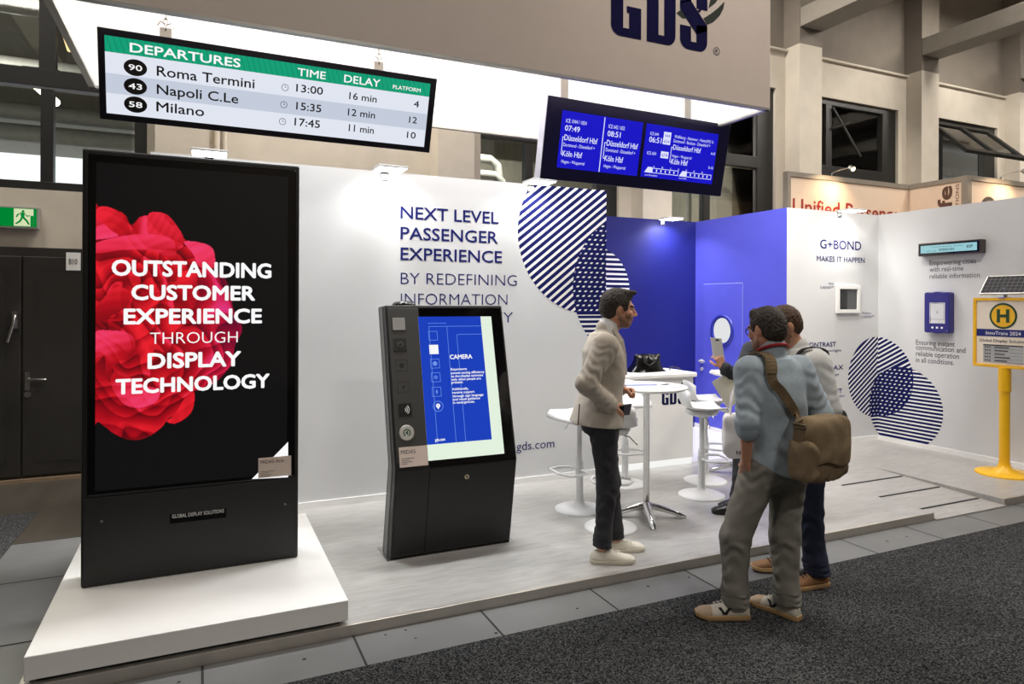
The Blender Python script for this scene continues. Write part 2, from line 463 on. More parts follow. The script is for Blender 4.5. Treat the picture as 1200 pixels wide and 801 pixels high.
T(pD, 'Without', (1010, 367.8), (1020.5, 368), 2.6); T(pD, 'G-BOND™', (1010, 372.3), (1024, 372.3), 2.8)
T(pD, 'CONTRAST', (943, 405), (979.5, 407), 5.2, bold=B_); T(pD, 'bright sunlight', (953, 411.5), (986, 412.5), 3)
T(pD, 'PARALLAX', (947, 432), (988, 435), 5.2, bold=B_); T(pD, 'no change', (960, 439.5), (983, 440.5), 3)
T(pD, 'MENT', (969, 460), (986.5, 461), 5, bold=B_); T(pD, 'presentation', (965, 465), (989.5, 466), 3)
make('product_lettering', m, NAVY, WD)
DARKTXT = mat('dark_grey_print', (62, 60, 72), 0.5)
m = MB(); T = m.ptext
for s_, x1, y in (('Empowering cities', 1144, 309.6), ('with real-time', 1129, 317.6), ('reliable information.', 1150, 325.6)):
    T(pE, s_, (1089.5, y + 0.8), (x1, y - 1.0), 5.6)
for s_, x1, y in (('Ensuring instant', 1119, 405), ('communication and', 1131.5, 411.6), ('reliable operation', 1124, 418.6), ('in all conditions.', 1118, 426)):
    T(pE, s_, (1073.5, y - 1), (x1, y + 0.6), 5.8)
make('claim_lettering', m, DARKTXT, WE)

# ---- striped circle graphics
def clip_poly(pts, rect):
    for ax, lim, sg in ((0, rect[0], 1), (0, rect[2], -1), (1, rect[1], 1), (1, rect[3], -1)):
        out = []
        for i in range(len(pts)):
            p, q = pts[i - 1], pts[i]
            dp, dq = sg * (p[ax] - lim), sg * (q[ax] - lim)
            if (dp >= 0) != (dq >= 0):
                t = dp / (dp - dq); out.append((p[0] + t * (q[0] - p[0]), p[1] + t * (q[1] - p[1])))
            if dq >= 0: out.append(q)
        pts = out
        if not pts: return []
    return pts

def ivals(o, d, c, r):
    """interval of t where o + t d lies in the circle"""
    dx, dy = o[0] - c[0], o[1] - c[1]
    b = dx * d[0] + dy * d[1]; q = dx * dx + dy * dy - r * r; D = b * b - q
    return None if D <= 0 else (-b - math.sqrt(D), -b + math.sqrt(D))

def rect_iv(o, d, rc):
    lo, hi = -99, 99
    for k, (l_, h_) in enumerate(((rc[0], rc[2]), (rc[1], rc[3]))):
        if abs(d[k]) < 1e-9:
            if not (l_ <= o[k] <= h_): return None
            continue
        t0, t1 = sorted(((l_ - o[k]) / d[k], (h_ - o[k]) / d[k])); lo = max(lo, t0); hi = min(hi, t1)
    return (lo, hi) if hi > lo else None

def inter(a, b):
    if a is None or b is None: return None
    lo, hi = max(a[0], b[0]), min(a[1], b[1])
    return (lo, hi) if hi - lo > 1e-4 else None

def minus(a, b):
    if a is None: return []
    if b is None or inter(a, b) is None: return [a]
    out = []
    if b[0] > a[0]: out.append((a[0], b[0]))
    if b[1] < a[1]: out.append((b[1], a[1]))
    return out

def motif(name, parent, maps, c1, r1, c2, r2, ang, pitch1, pitch2, duty=0.42, rect1=True):
    """navy discs; white slanted stripes in disc 1, white level stripes in disc 2, white dashes where they overlap"""
    for pl, rc, fu in maps:
        m = MB()
        def P(q): return fu(q)
        for c, r, off in ((c1, r1, 0.0012), (c2, r2, 0.0014)):
            if r <= 0: continue
            pts = clip_poly([(c[0] + r * math.cos(2 * math.pi * i / 96), c[1] + r * math.sin(2 * math.pi * i / 96)) for i in range(96)], rc)
            if len(pts) > 2: m.add([pl.pt(*P(q), off) for q in pts], [tuple(range(len(pts)))], 0)
        def stripes(c, r, other, ro, a, pitch, dashes):
            d = (math.cos(a), math.sin(a)); nn = (-d[1], d[0])
            k = int(r / pitch) + 2
            for i in range(-k, k + 1):
                for sub in range(2):
                    e = []
                    for t in (i * pitch + duty * pitch * (sub / 2), i * pitch + duty * pitch * ((sub + 1) / 2)):
                        o = (c[0] + nn[0] * t, c[1] + nn[1] * t)
                        base = inter(ivals(o, d, c, r), rect_iv(o, d, rc))
                        oth = ivals(o, d, other, ro) if ro > 0 else None
                        e.append((o, minus(base, oth), inter(base, oth)))
                    (oa, la, xa), (ob, lb, xb) = e
                    for A, B in zip(la, lb) if len(la) == len(lb) else []:
                        q = [(oa[0] + d[0] * A[0], oa[1] + d[1] * A[0]), (oa[0] + d[0] * A[1], oa[1] + d[1] * A[1]),
                             (ob[0] + d[0] * B[1], ob[1] + d[1] * B[1]), (ob[0] + d[0] * B[0], ob[1] + d[1] * B[0])]
                        m.add([pl.pt(*P(x), 0.0022) for x in q], [(0, 1, 2, 3)], 1)
                    if dashes and sub == 0 and xa and xb:
                        lo, hi = max(xa[0], xb[0]), min(xa[1], xb[1])
                        st = pitch * 1.42; x = lo - (lo % st) + (i % 2) * st * 0.35
                        while x < hi:
                            A = max(x, lo); Bq = min(x + st * 0.5, hi)
                            if Bq - A > 0.004:
                                o2 = (c[0] + nn[0] * (i * pitch + duty * pitch * 0.8), c[1] + nn[1] * (i * pitch + duty * pitch * 0.8))
                                q = [(oa[0] + d[0] * A, oa[1]), (oa[0] + d[0] * Bq - 0.006, oa[1]), (o2[0] + d[0] * Bq + 0.006, o2[1]), (o2[0] + d[0] * A + 0.012, o2[1])]
                                m.add([pl.pt(*P(z), 0.0022) for z in q], [(0, 1, 2, 3)], 1)
                            x += st
        if r1 > 0: stripes(c1, r1, c2, r2, ang, pitch1, False)
        if r2 > 0: stripes(c2, r2, c1, r1, 0.0, pitch2, True)
        make(name, m, [NAVYC, PRINTW], parent)

idm = lambda q: q
motif('striped_circle_print', WA, [(pA, (2.0, 0.3, XAE, H), idm)], (3.54, 2.41), 0.795, (4.12, 1.88), 0.77, R(38), 0.062, 0.047)
motif('striped_circle_print', WB, [(pB, (XAE, 0.3, XC, H), idm)], (0, 0), 0, (4.63, 1.9), 0.56, 0, 0.06, 0.064)
cor_c1, cor_c2 = (7.845, 0.80), (8.22, 0.45)
motif('striped_circle_print', WD, [(pD, (7.0, 0.03, XE, 2.0), idm)], cor_c1, 0.51, cor_c2, 0.50, R(36), 0.05, 0.045)
motif('striped_circle_print', WE, [(pE, (XE, 0.06, 9.5, 2.0), lambda q: (q[0] - XE - YD, q[1]))], cor_c1, 0.51, cor_c2, 0.50, R(30), 0.05, 0.045)

# ---- cabin door with porthole in the blue side wall
DOORB = mat('blue_door', (88, 92, 209), 0.45, noise=0.02)
m = MB(); m.slab(pC, -7.394, 0.01, -6.66, 1.985, -0.01, 0.006)
D1 = struct('door_1', m, DOORB, bevel=0.004)
m = MB(); LB = mat('pale_blue_seam', (150, 156, 214), 0.5)
m.rect(pC, -7.40, 1.985, -6.655, 1.995, 0.004); m.rect(pC, -6.66, 0.02, -6.652, 1.985, 0.004)
make('door_seam', m, LB, D1)
m = MB()
N_ = 40
m.loft([[pC.pt(-7.02 + r * math.cos(2 * math.pi * i / N_), 1.368 + r * math.sin(2 * math.pi * i / N_), o) for i in range(N_)] for r, o in ((0.215, 0.006), (0.21, 0.028), (0.175, 0.03), (0.165, 0.01))], cap=False)
PR = make('porthole_ring', m, mat('blue_ring', (44, 52, 150), 0.35), D1)
m = MB(); m.disc(pC, -7.02, 1.368, 0.168, 0.010, n=40)
make('porthole_pane', m, screen_glow('opal_pane', (240, 242, 236), 0.85, .3), PR)
m = MB(); m.slab(pC, -7.45, 0.9, -7.40, 0.955, 0.0, 0.012); m.cyl(pC.pt(-7.425, 0.935, 0.0), pC.pt(-7.425, 0.935, 0.06), 0.012)
m.tube([pC.pt(-7.425, 0.935, 0.055), pC.pt(-7.40, 0.935, 0.06), pC.pt(-7.31, 0.935, 0.06)], 0.011)
m.cyl(pC.pt(-7.425, 0.82, 0.0), pC.pt(-7.425, 0.82, 0.012), 0.026)
make('door_handle', m, mat('satin_steel', (214, 214, 212), 0.4, .3), D1)

# ================================================================== hall wall behind: bays, columns, ledge, windows
ZS, ZT, ZH, ZL = 2.84, 3.97, 5.2, 5.80      # sill, transom, window head, ledge
cols = [(-3.45, -2.95), (-0.43, 0.08), (2.62, 3.1), (5.64, 6.14), (8.63, 9.12), (11.57, 12.04), (14.48, 14.98), (17.4, 17.9)]
m = MB()
m.box((-9, YH, ZH), (19, YH + 0.3, ZL)); m.box((-9, YH, ZG), (-1.9, YH + 0.3, ZS)); m.box((-0.55, YH, ZG), (19, YH + 0.3, ZS))
m.box((-1.9, YH, 2.25), (-0.55, YH + 0.3, ZS))
m.box((-0.43, YH, ZS), (3.3, YH + 0.3, ZH))
bays = []
for (a, b), (c, d) in zip(cols[:-1], cols[1:]):
    if abs(c - 2.62) < 0.01: continue
    x0 = b + 0.0 if b > 0 else b + 0.2
    x1 = c - 0.21 if b > 0 else c - 0.09
    bays.append((x0, x1)); m.box((x1, YH, ZS), (c, YH + 0.3, ZH))
m.box((-9, YH, ZS), (-3.45, YH + 0.3, ZH))
WH = struct('wall_hall', m, BEIGE)
m = MB(); m.box((-9, YH - 0.06, ZL), (19, YH + 0.3, ZL + 0.035)); struct('trim_ledge', m, BEIGE, bevel=0.006)
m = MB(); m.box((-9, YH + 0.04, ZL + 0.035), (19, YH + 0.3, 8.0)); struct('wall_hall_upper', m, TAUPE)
for a, b in cols:
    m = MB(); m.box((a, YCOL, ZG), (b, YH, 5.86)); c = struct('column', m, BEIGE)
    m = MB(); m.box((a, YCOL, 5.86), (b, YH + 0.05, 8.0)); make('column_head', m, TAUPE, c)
BEAM = mat('beam_concrete', (150, 144, 134), 0.8, noise=0.05)
for a, b in cols[1:]:
    m = MB(); m.box((a - 0.0, -6.5, 6.12), (b, YCOL - 0.002, 6.42)); struct('beam', m, BEAM, bevel=0.01)
# enclosing hall
HALLW = mat('hall_far_wall', (120, 114, 106), 0.9)
m = MB(); m.box((-9.2, -7, ZG), (-9, YH + 0.3, 8)); struct('wall_left', m, HALLW)
m = MB(); m.box((19, -7, ZG), (19.2, YH + 0.3, 8)); struct('wall_far_right', m, HALLW)
m = MB(); m.box((-9, -7.2, ZG), (19, -7, 8)); struct('wall_front', m, HALLW)
m = MB(); m.box((-9.2, -7.2, 8), (19.2, YH + 0.3, 8.2)); struct('ceiling', m, HALLW)

# windows: outer frame, mullion, transom, panes
GL = glass_mat()
def window(i, x0, x1, mull, tilt=False):
    y0, y1 = YH + 0.05, YH + 0.17
    m = MB(); w = 0.10; wr = 0.34 if x0 > 0 else 0.12
    m.box((x0, y0, ZS), (x0 + w, y1, ZH)); m.box((x1 - wr, y0, ZS), (x1, y1, ZH))
    m.box((x0 + w, y0, ZS), (x1 - wr, y1, ZS + 0.09)); m.box((x0 + w, y0, ZH - 0.10), (x1 - wr, y1, ZH))
    wn = struct('window_%d' % i, m, FRAMEB, bevel=0.006)
    m = MB(); m.box((x0 + w, y0 - 0.01, ZT - 0.08), (x1 - wr, y1, ZT + 0.10)); make('transom', m, FRAMEB, wn, bevel=0.005)
    for mx in mull:
        m = MB(); m.box((mx - 0.07, y0 - 0.01, ZT + 0.1), (mx + 0.07, y1, ZH - 0.1)); m.box((mx - 0.055, y0, ZS + 0.09), (mx + 0.055, y1, ZT - 0.1))
        make('mullion', m, FRAMEB, wn)
    xs = [x0 + w] + list(mull) + [x1 - wr]
    for a, b in zip(xs[:-1], xs[1:]):
        for z0, z1 in ((ZS + 0.09, ZT - 0.1), (ZT + 0.1, ZH - 0.1)):
            if tilt and z0 > 4 and b == xs[-1]: continue
            m = MB(); m.box((a + 0.03, y0 + 0.06, z0), (b - 0.03, y0 + 0.066, z1)); make('pane', m, GL, wn)
    return wn
k = 1
for x0, x1 in bays:
    if x1 < -2.9: ml = []
    elif x1 < 0: ml = [-1.42]
    else: ml = [x0 + 0.93] if x0 < 8 else [x0 + 0.55]
    wn = window(k, x0, x1, ml, tilt=(11.9 < x0 < 13)); k += 1
    if 8.9 < x0 < 9.5:
        m = MB(); m.tube([(x0 + 0.62, YH + 0.02, ZH - 0.15), (x0 + 1.05, YH - 0.18, ZT + 0.25)], 0.018); m.tube([(x0 + 0.6, YH + 0.02, ZH - 0.5), (x0 + 0.86, YH - 0.10, ZH - 0.42)], 0.02)
        make('casement_stay', m, FRAMEB, wn)
    if 11.9 < x0 < 13:
        sp = Pl((x0 + 0.1, YH, ZH - 0.1), (1, 0, 0), (0, 0.72, 0.7))
        m = MB(); w_ = x1 - x0 - 0.45
        for a0, b0, a1, b1 in ((0, -1.0, 0.1, 0), (w_ - 0.1, -1.0, w_, 0), (0.1, -0.1, w_ - 0.1, 0), (0.1, -1.0, w_ - 0.1, -0.9), (w_ * 0.48, -1.0, w_ * 0.48 + 0.1, 0)):
            m.slab(sp, a0, b0, a1, b1, -0.03, 0.03)
        ts = make('tilted_sash', m, FRAMEB, wn)
        m = MB(); m.slab(sp, 0.1, -0.9, w_ - 0.1, -0.1, -0.003, 0.003); make('pane', m, GL, ts)

# beyond the glass: another hall with a dark roof, girders, ducts, tube lights
EXT = mat('outer_roof', (132, 128, 118), 0.9, noise=0.1, scale=2, stretch=(6, 0.3, 1))
EXD = mat('outer_duct', (150, 150, 146), 0.5, noise=0.1)
EXK = mat('outer_steel', (58, 54, 48), 0.7)
m = MB(); m.box((-9, YH + 0.4, 6.0), (24, 24, 6.2)); struct('ceiling_outer', m, EXT)
m = MB(); m.box((-12, 15.5, 5.2), (3.3, 15.7, 9)); m.box((3.0, 13.6, ZG), (24, 13.9, 9)); m.box((-12, YH + 0.3, ZG - 0.3), (24, 24, ZG - 0.1))
struct('wall_outer', m, EXT)
for y_, z_ in ((9.9, 5.3), (12.6, 5.3)):
    m = MB(); m.tube([(-10, y_, z_), (23, y_, z_)], 0.14, 12); setp(make('duct', m, EXD), 'grey pipe running under the outer roof, %s from the glass' % ('nearest' if y_ < 11 else 'farther'), 'pipe')
for y_, z_ in ((14.8, 5.12), (14.7, 4.72)):
    m = MB(); m.tube([(-11, y_, z_), (2.9, y_, z_)], 0.16, 12); setp(make('duct', m, EXD), 'long horizontal duct seen through the left window, %s one' % ('upper' if z_ > 5 else 'lower'), 'pipe')
for y_, z_ in ((12.4, 4.55), (12.2, 4.2)):
    m = MB(); m.tube([(3.2, y_, z_), (5.2, y_, z_), (5.35, y_, z_ - 0.1), (5.4, y_, z_ - 0.4), (5.4, y_, 2.0)], 0.09, 12)
    setp(make('duct', m, EXD), 'bent duct seen above the back wall, %s one' % ('upper' if z_ > 4.4 else 'lower'), 'pipe')
for x_ in (-6.5, -2.2, 1.8, 6.4, 13.4, 16.0):
    m = MB(); m.box((x_ - 0.15, YH + 0.5, 5.6), (x_ + 0.15, 13.5, 5.99)); struct('beam', m, BEAM)
m = MB(); m.add([(3.2, 12.9, 4.75), (3.2, 12.9, 5.15), (6.4, 12.9, 5.9), (6.4, 12.9, 5.5), (3.2, 13.1, 4.75), (3.2, 13.1, 5.15), (6.4, 13.1, 5.9), (6.4, 13.1, 5.5)], [(0, 1, 2, 3), (7, 6, 5, 4), (0, 4, 5, 1), (3, 2, 6, 7), (0, 3, 7, 4), (1, 5, 6, 2)])
struct('beam', m, BEAM)
TUBE = glow('tube_light', (255, 244, 220), 4.0); TUBEW = glow('tube_light_warm', (255, 214, 150), 2.0)
def tube_lamp(p, q, mt, label):
    t = thing('tube_lamp', label, 'lamp', p)
    m = MB(); m.tube([p, q], 0.05, 8); make('lamp_tube', m, mt, t)
    up_ = (np.array(p) + np.array(q)) / 2
    m = MB(); m.cyl(tuple(up_ + np.array((0, 0, 0.04))), (up_[0], up_[1], 6.0), 0.015, n=6); m.box((min(p[0], q[0]) - 0.03, min(p[1], q[1]), max(p[2], q[2]) + 0.045), (max(p[0], q[0]) + 0.03, max(p[1], q[1]), max(p[2], q[2]) + 0.08)); make('lamp_stem', m, EXK, t)
tube_lamp((-1.85, 9.9, 4.36), (-1.55, 9.5, 4.05), TUBE, 'slanting white tube lamp seen through the left window')
tube_lamp((-1.42, 8.9, 4.92), (-1.30, 8.9, 4.50), TUBEW, 'warm tube lamp high behind the left window')
tube_lamp((9.6, 10.6, 4.75), (12.4, 10.6, 4.98), TUBE, 'long white tube lamp seen through the window above the right stand')
tube_lamp((7.3, 9.6, 3.85), (8.1, 9.6, 3.9), TUBE, 'short tube lamp right of the blue screen')
m = MB(); m.box((8.45, 9.2, ZG), (8.9, 9.6, 6)); struct('pillar', m, BEIGE)
for x_ in (6.45, 7.0, 7.5, 11.6, 12.1, 12.6, 13.2):
    m = MB(); m.cyl((x_ * 1.12, 10.3, 0), (x_ * 1.12, 10.3, 5.99), 0.05); struct('pillar', m, EXD)

# pipes on the solid bay
for x_ in (0.16, 0.24):
    m = MB(); m.cyl((x_, YH - 0.05, ZG), (x_, YH - 0.05, 5.7), 0.022 if x_ > 0.2 else 0.03); setp(make('wall_pipe', m, BEIGE), 'thin vertical pipe on the beige wall above the big display, %s of two' % ('right' if x_ > 0.2 else 'left'), 'pipe')

# ---- black double door at the left
pH = Pl((0, 8.15, 0))
m = MB(); m.box((-2.75, 8.10, ZG), (-0.5, 8.17, 2.25)); DF = struct('door_2', m, BLACKDOOR)
lx = [(-2.4, -1.60), (-1.585, -0.62)]
for j, (a, b) in enumerate(lx):
    m = MB(); m.slab(pH, a, 0.0, b, 2.16, 0.04, 0.075); leaf = make('door_leaf', m, BLACKDOOR, DF, bevel=0.006)
    m = MB(); m.frame(pH, a + 0.12, 0.12, b - 0.10, 2.05, 0.014, 0.079); make('panel_moulding', m, BLACKDOOR, leaf)
m = MB(); m.slab(pH, -1.565, 0.84, -1.52, 1.02, 0.075, 0.085); m.tube([pH.pt(-1.54, 0.95, 0.08), pH.pt(-1.54, 0.95, 0.13), pH.pt(-1.38, 0.945, 0.13)], 0.011)
m.cyl(pH.pt(-1.542, 0.80, 0.075), pH.pt(-1.542, 0.80, 0.09), 0.03)
STEEL = mat('brushed_steel', (200, 200, 198), 0.25, 1.0)
make('door_handle', m, STEEL, DF)
m = MB(); m.slab(pH, -1.67, 1.45, -1.62, 1.62, 0.075, 0.095); m.tube([pH.pt(-1.645, 1.58, 0.09), pH.pt(-1.65, 1.5, 0.12), pH.pt(-1.70, 1.32, 0.11)], 0.014)
make('lever_lock', m, STEEL, DF)
m = MB(); m.box((-2.6, 8.04, ZG), (-0.5, 8.10, ZG + 0.03)); make('threshold', m, mat('worn_brass', (150, 128, 104), 0.5, 0.4), DF)
# notice on the door frame
m = MB(); m.slab(pH, -1.225, 2.03, -1.10, 2.21, 0.08, 0.084); m.text(pH, 'B10', -1.165, 2.09, 0.07, 0.055, 0.086, 1, 0.01, 'C')
setp(make('paper_notice', m, [PRINTW, mat('notice_ink', (60, 60, 60), 0.6)]), 'small white paper notice on the black door beside the display', 'notice')
# green exit sign
es = thing('exit_sign', 'green illuminated emergency exit sign above the black double door', 'sign', (-1.64, 8.13, 2.44))
pS = Pl((0, 8.10, 0))
m = MB(); m.box((-1.96, 8.08, 2.43), (-1.46, 8.18, 2.645)); make('sign_housing', m, mat('grey_plastic', (150, 152, 146), 0.4), es, bevel=0.006)
GREEN = glow('exit_green', (0, 150, 60), 0.75); EXW = glow('exit_cream', (226, 236, 190), 0.85)
m = MB(); m.rect(pS, -1.945, 2.45, -1.475, 2.63, 0.022, 0); m.rect(pS, -1.66, 2.455, -1.50, 2.625, 0.024, 1)
m.poly(pS, [(-1.86, 2.49), (-1.80, 2.55), (-1.835, 2.55), (-1.835, 2.61), (-1.885, 2.61), (-1.885, 2.55), (-1.92, 2.55)], 0.024, 1)
m.disc(pS, -1.585, 2.60, 0.012, 0.026, 0, 12)
for q in ([(-1.61, 2.588), (-1.57, 2.588), (-1.575, 2.54), (-1.60, 2.54)], [(-1.60, 2.545), (-1.575, 2.545), (-1.545, 2.51), (-1.56, 2.50)], [(-1.60, 2.545), (-1.585, 2.54), (-1.60, 2.50), (-1.64, 2.47), (-1.65, 2.48), (-1.615, 2.51)],
          [(-1.605, 2.585), (-1.635, 2.57), (-1.645, 2.54), (-1.635, 2.54), (-1.62, 2.565)], [(-1.575, 2.585), (-1.55, 2.56), (-1.53, 2.565), (-1.53, 2.555), (-1.555, 2.548)], [(-1.56, 2.50), (-1.545, 2.51), (-1.53, 2.475), (-1.545, 2.47)],
          [(-1.525, 2.455), (-1.50, 2.455), (-1.50, 2.56), (-1.525, 2.56)]):
    m.poly(pS, q, 0.026, 0)
make('sign_face', m, [GREEN, EXW], es)
# ================================================================== things on and around the stand
CHAR = mat('charcoal_metal', (38, 38, 38), 0.42, 0.2, noise=0.06, bump=0.03, bscale=220)
GLOSSB = mat('black_cover_glass', (8, 8, 9), 0.08, noise=0.05)
WHITEP = mat('white_lacquer', (238, 237, 234), 0.35, noise=0.012)
CHROME = mat('chrome', (225, 225, 225), 0.08, 1.0, noise=0.02)
INKW = glow('screen_white', (250, 250, 250), 1.0)
CARDM = mat('label_card', (214, 196, 184), 0.6, noise=0.03)
INKD = mat('card_ink', (40, 40, 44), 0.6)

# ---- white plinth
t = thing('plinth', 'low white plinth carrying the tall black display at the left end of the platform', 'plinth', (0.007, 4.48, 0))
m = MB(); m.box((-0.71, 3.66, 0.024), (0.726, 5.3, 0.1335)); make('plinth_top', m, WHITEP, t, bevel=0.004)
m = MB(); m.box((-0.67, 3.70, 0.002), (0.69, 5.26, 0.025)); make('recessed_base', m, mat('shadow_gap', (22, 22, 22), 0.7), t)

# ---- tall display totem
TX0, TX1, TY0, TZ0, TZ1 = -0.595, 0.56, 4.40, 0.1336, 2.568
t = thing('display_totem', 'tall black advertising display with a red flower picture, on the white plinth', 'display', (-0.02, 4.5, TZ0))
m = MB(); m.box((TX0, TY0, TZ0), (TX1, TY0 + 0.21, TZ1)); make('housing', m, CHAR, t, bevel=0.012)
pT = Pl((0, TY0, 0))
g0 = pT.uv(103, 583); g1 = pT.uv(347, 192)
m = MB(); m.slab(pT, TX0 + 0.03, g0[1] + 0.01, TX1 - 0.022, TZ1 - 0.03, 0.0, 0.008); BZ = make('cover_glass', m, GLOSSB, t, bevel=0.004)
m = MB(); m.slab(pT, TX0 + 0.012, TZ0 + 0.02, TX1 - 0.012, g0[1] - 0.004, 0.0, 0.006); make('service_panel', m, CHAR, t, bevel=0.002)
s0 = pT.uv(111.5, 575); s1 = pT.uv(337.5, 190)
AX0, AX1, AZ0, AZ1 = s0[0], s1[0], s0[1], pT.uv(111, 190)[1]

# the picture on the screen: a red folded flower on black, computed per vertex
def poly_mask(px, py, poly):
    ins = np.zeros(px.shape, bool); n = len(poly)
    for i in range(n):
        x1, y1 = poly[i - 1]; x2, y2 = poly[i]
        c = ((y1 > py) != (y2 > py)) & (px < (x2 - x1) * (py - y1) / (y2 - y1 + 1e-9) + x1)
        ins ^= c
    return ins

def smooth_closed(P, k=10):
    P = np.array(P, float); n = len(P); out = []
    for i in range(n):
        p0, p1, p2, p3 = P[i - 1], P[i], P[(i + 1) % n], P[(i + 2) % n]
        for j in range(k):
            u = j / k
            out.append(0.5 * (2 * p1 + (p2 - p0) * u + (2 * p0 - 5 * p1 + 4 * p2 - p3) * u * u + (3 * p1 - p0 - 3 * p2 + p3) * u ** 3))
    return [tuple(q) for q in out]

def flower_rgb(X, Y):
    """X, Y in the flower's own picture units (0..668, 0..801); returns linear rgb"""
    outline = smooth_closed([(10, 60), (40, 32), (75, 34), (112, 52), (132, 84), (158, 58), (182, 56), (205, 40), (240, 46), (270, 82), (292, 122), (335, 134), (372, 146), (388, 180), (384, 215), (425, 255), (442, 300), (450, 350), (474, 395), (478, 430), (455, 480), (450, 530), (425, 565), (395, 595), (350, 618), (322, 628), (300, 690), (250, 705), (225, 735), (180, 765), (130, 768), (85, 745), (40, 705), (10, 690)])
    inside = poly_mask(X, Y, outline)
    rgb = np.zeros(X.shape + (3,)); rgb[:] = np.array(lin((13, 13, 14)))
    c0, c1, c2, c3 = (np.array(lin(q)) for q in ((74, 2, 12), (176, 10, 26), (232, 30, 44), (238, 66, 118)))
    def cloth(x, y, cx, cy, seed, freq, squash=1.0):
        """folded sheets: a rounded step in every fold, lit from the upper right"""
        wx = x + 30 * np.sin(y * .019 + 1.1 + seed) + 13 * np.sin(x * .037 - y * .031 + seed * 2)
        wy = y + 34 * np.sin(x * .017 + .6 + seed) + 14 * np.sin(y * .036 + x * .023 + 2 + seed)
        d = np.hypot((wx - cx) * squash, wy - cy); th = np.arctan2(wy - cy, wx - cx)
        ph = d / freq + .45 * np.sin(th * 3 + d * .013 + seed) + .22 * np.sin(th * 5 - d * .02 + seed) + .15 * np.sin(wx * .05)
        fr = ph - np.floor(ph)
        lit = fr ** .8 * (1 - .35 * np.clip((fr - .86) / .14, 0, 1))
        line = .5 + .5 * np.sin(ph * 2 * np.pi * 5)
        return ph, fr, lit, line
    ph, fr, lit, line = cloth(X, Y, 70, 400, 0.0, 62, .9)
    ph2, fr2, lit2, line2 = cloth(X, Y, 210, 300, 2.3, 95, 1.0)
    s = np.clip(.62 * lit + .40 * lit2, 0, 1)
    pink = np.clip(.15 + .75 * np.sin(np.floor(ph) * 2.4 + np.floor(ph2) * 1.3 + X * .006) * lit + (X - 230) / 420, 0, 1)
    s = s ** 1.4 * (.93 + .07 * line)
    s *= np.clip(1.02 - .0022 * np.clip(150 - X, 0, 200) * (Y > 330) - .0006 * np.clip(Y - 470, 0, 400) - .5 * np.exp(-((X - 50) / 60.) ** 2 - ((Y - 405) / 22.) ** 2), .12, 1)
    t1 = np.clip(s / .42, 0, 1)[..., None]; t2 = np.clip((s - .42) / .33, 0, 1)[..., None]; t3 = (np.clip((s - .55) / .40, 0, 1) * pink)[..., None]
    col = c0 + (c1 - c0) * t1; col = col + (c2 - col) * t2; col = col + (c3 - col) * t3
    mg = np.clip((X - 300) / 200, 0, 1)[..., None]; col = col * (1 - mg) + mg * (col * np.array((.74, .6, 1.6)) + np.array((.01, 0, .02)))
    rgb[inside] = col[inside]
    def petal(pts, seed, a0, a1, gx, gy, tint=0.5):
        P = smooth_closed(pts); k = poly_mask(X, Y, P); q = np.array(P)
        v = X * gx + Y * gy; lo = (q[:, 0] * gx + q[:, 1] * gy).min(); hi = (q[:, 0] * gx + q[:, 1] * gy).max()
        u = np.clip((v - lo) / (hi - lo), 0, 1) + .06 * np.sin(X * .05 + seed) * np.sin(Y * .04 + seed)
        ss = np.clip(a0 + (a1 - a0) * u, 0, 1) * (.95 + .05 * np.sin(v * .22 + 2 * np.sin(X * .03))) * (.80 + .20 * lit)
        t1 = np.clip(ss / .42, 0, 1)[..., None]; t2 = np.clip((ss - .42) / .33, 0, 1)[..., None]; t3 = (np.clip((ss - .5) / .45, 0, 1) * tint)[..., None]
        c = c0 + (c1 - c0) * t1; c = c + (c2 - c) * t2; c = c + (c3 - c) * t3; rgb[k] = c[k]
    petal([(28, 45), (60, 30), (105, 55), (128, 100), (112, 122), (60, 120), (28, 90)], 1, .95, .45, .8, .6, .1)
    petal([(20, 75), (45, 80), (75, 105), (92, 122), (20, 132)], 2, .6, 1, .3, 1, 1)
    petal([(130, 118), (150, 70), (178, 52), (188, 90), (180, 120), (150, 140)], 3, .45, 1, 1, .2, .9)
    petal([(182, 50), (218, 40), (252, 58), (290, 118), (275, 150), (225, 118), (186, 122)], 4, .8, .62, 1, .6, .3)
    petal([(292, 132), (340, 132), (378, 146), (390, 178), (386, 215), (340, 212), (320, 170)], 5, 1, .72, .6, .8, 1)
    petal([(28, 148), (110, 120), (200, 112), (258, 130), (262, 190), (200, 165), (110, 165), (28, 178)], 6, .95, .5, .2, 1, .7)
    petal([(28, 365), (50, 320), (92, 282), (130, 300), (122, 340), (80, 372), (28, 395)], 7, .75, .2, .3, 1, .1)
    petal([(28, 428), (80, 420), (130, 432), (146, 470), (118, 505), (82, 530), (74, 580), (60, 560), (56, 500), (28, 520)], 8, 1, .25, .4, 1, .9)
    petal([(74, 585), (90, 545), (130, 568), (180, 600), (218, 612), (210, 650), (160, 668), (110, 650)], 9, .5, 1, .5, .8, .9)
    petal([(240, 716), (262, 700), (300, 640), (326, 628), (318, 690), (272, 724)], 10, .8, .7, 1, 0, 0)
    return np.clip(rgb, 0, 1)

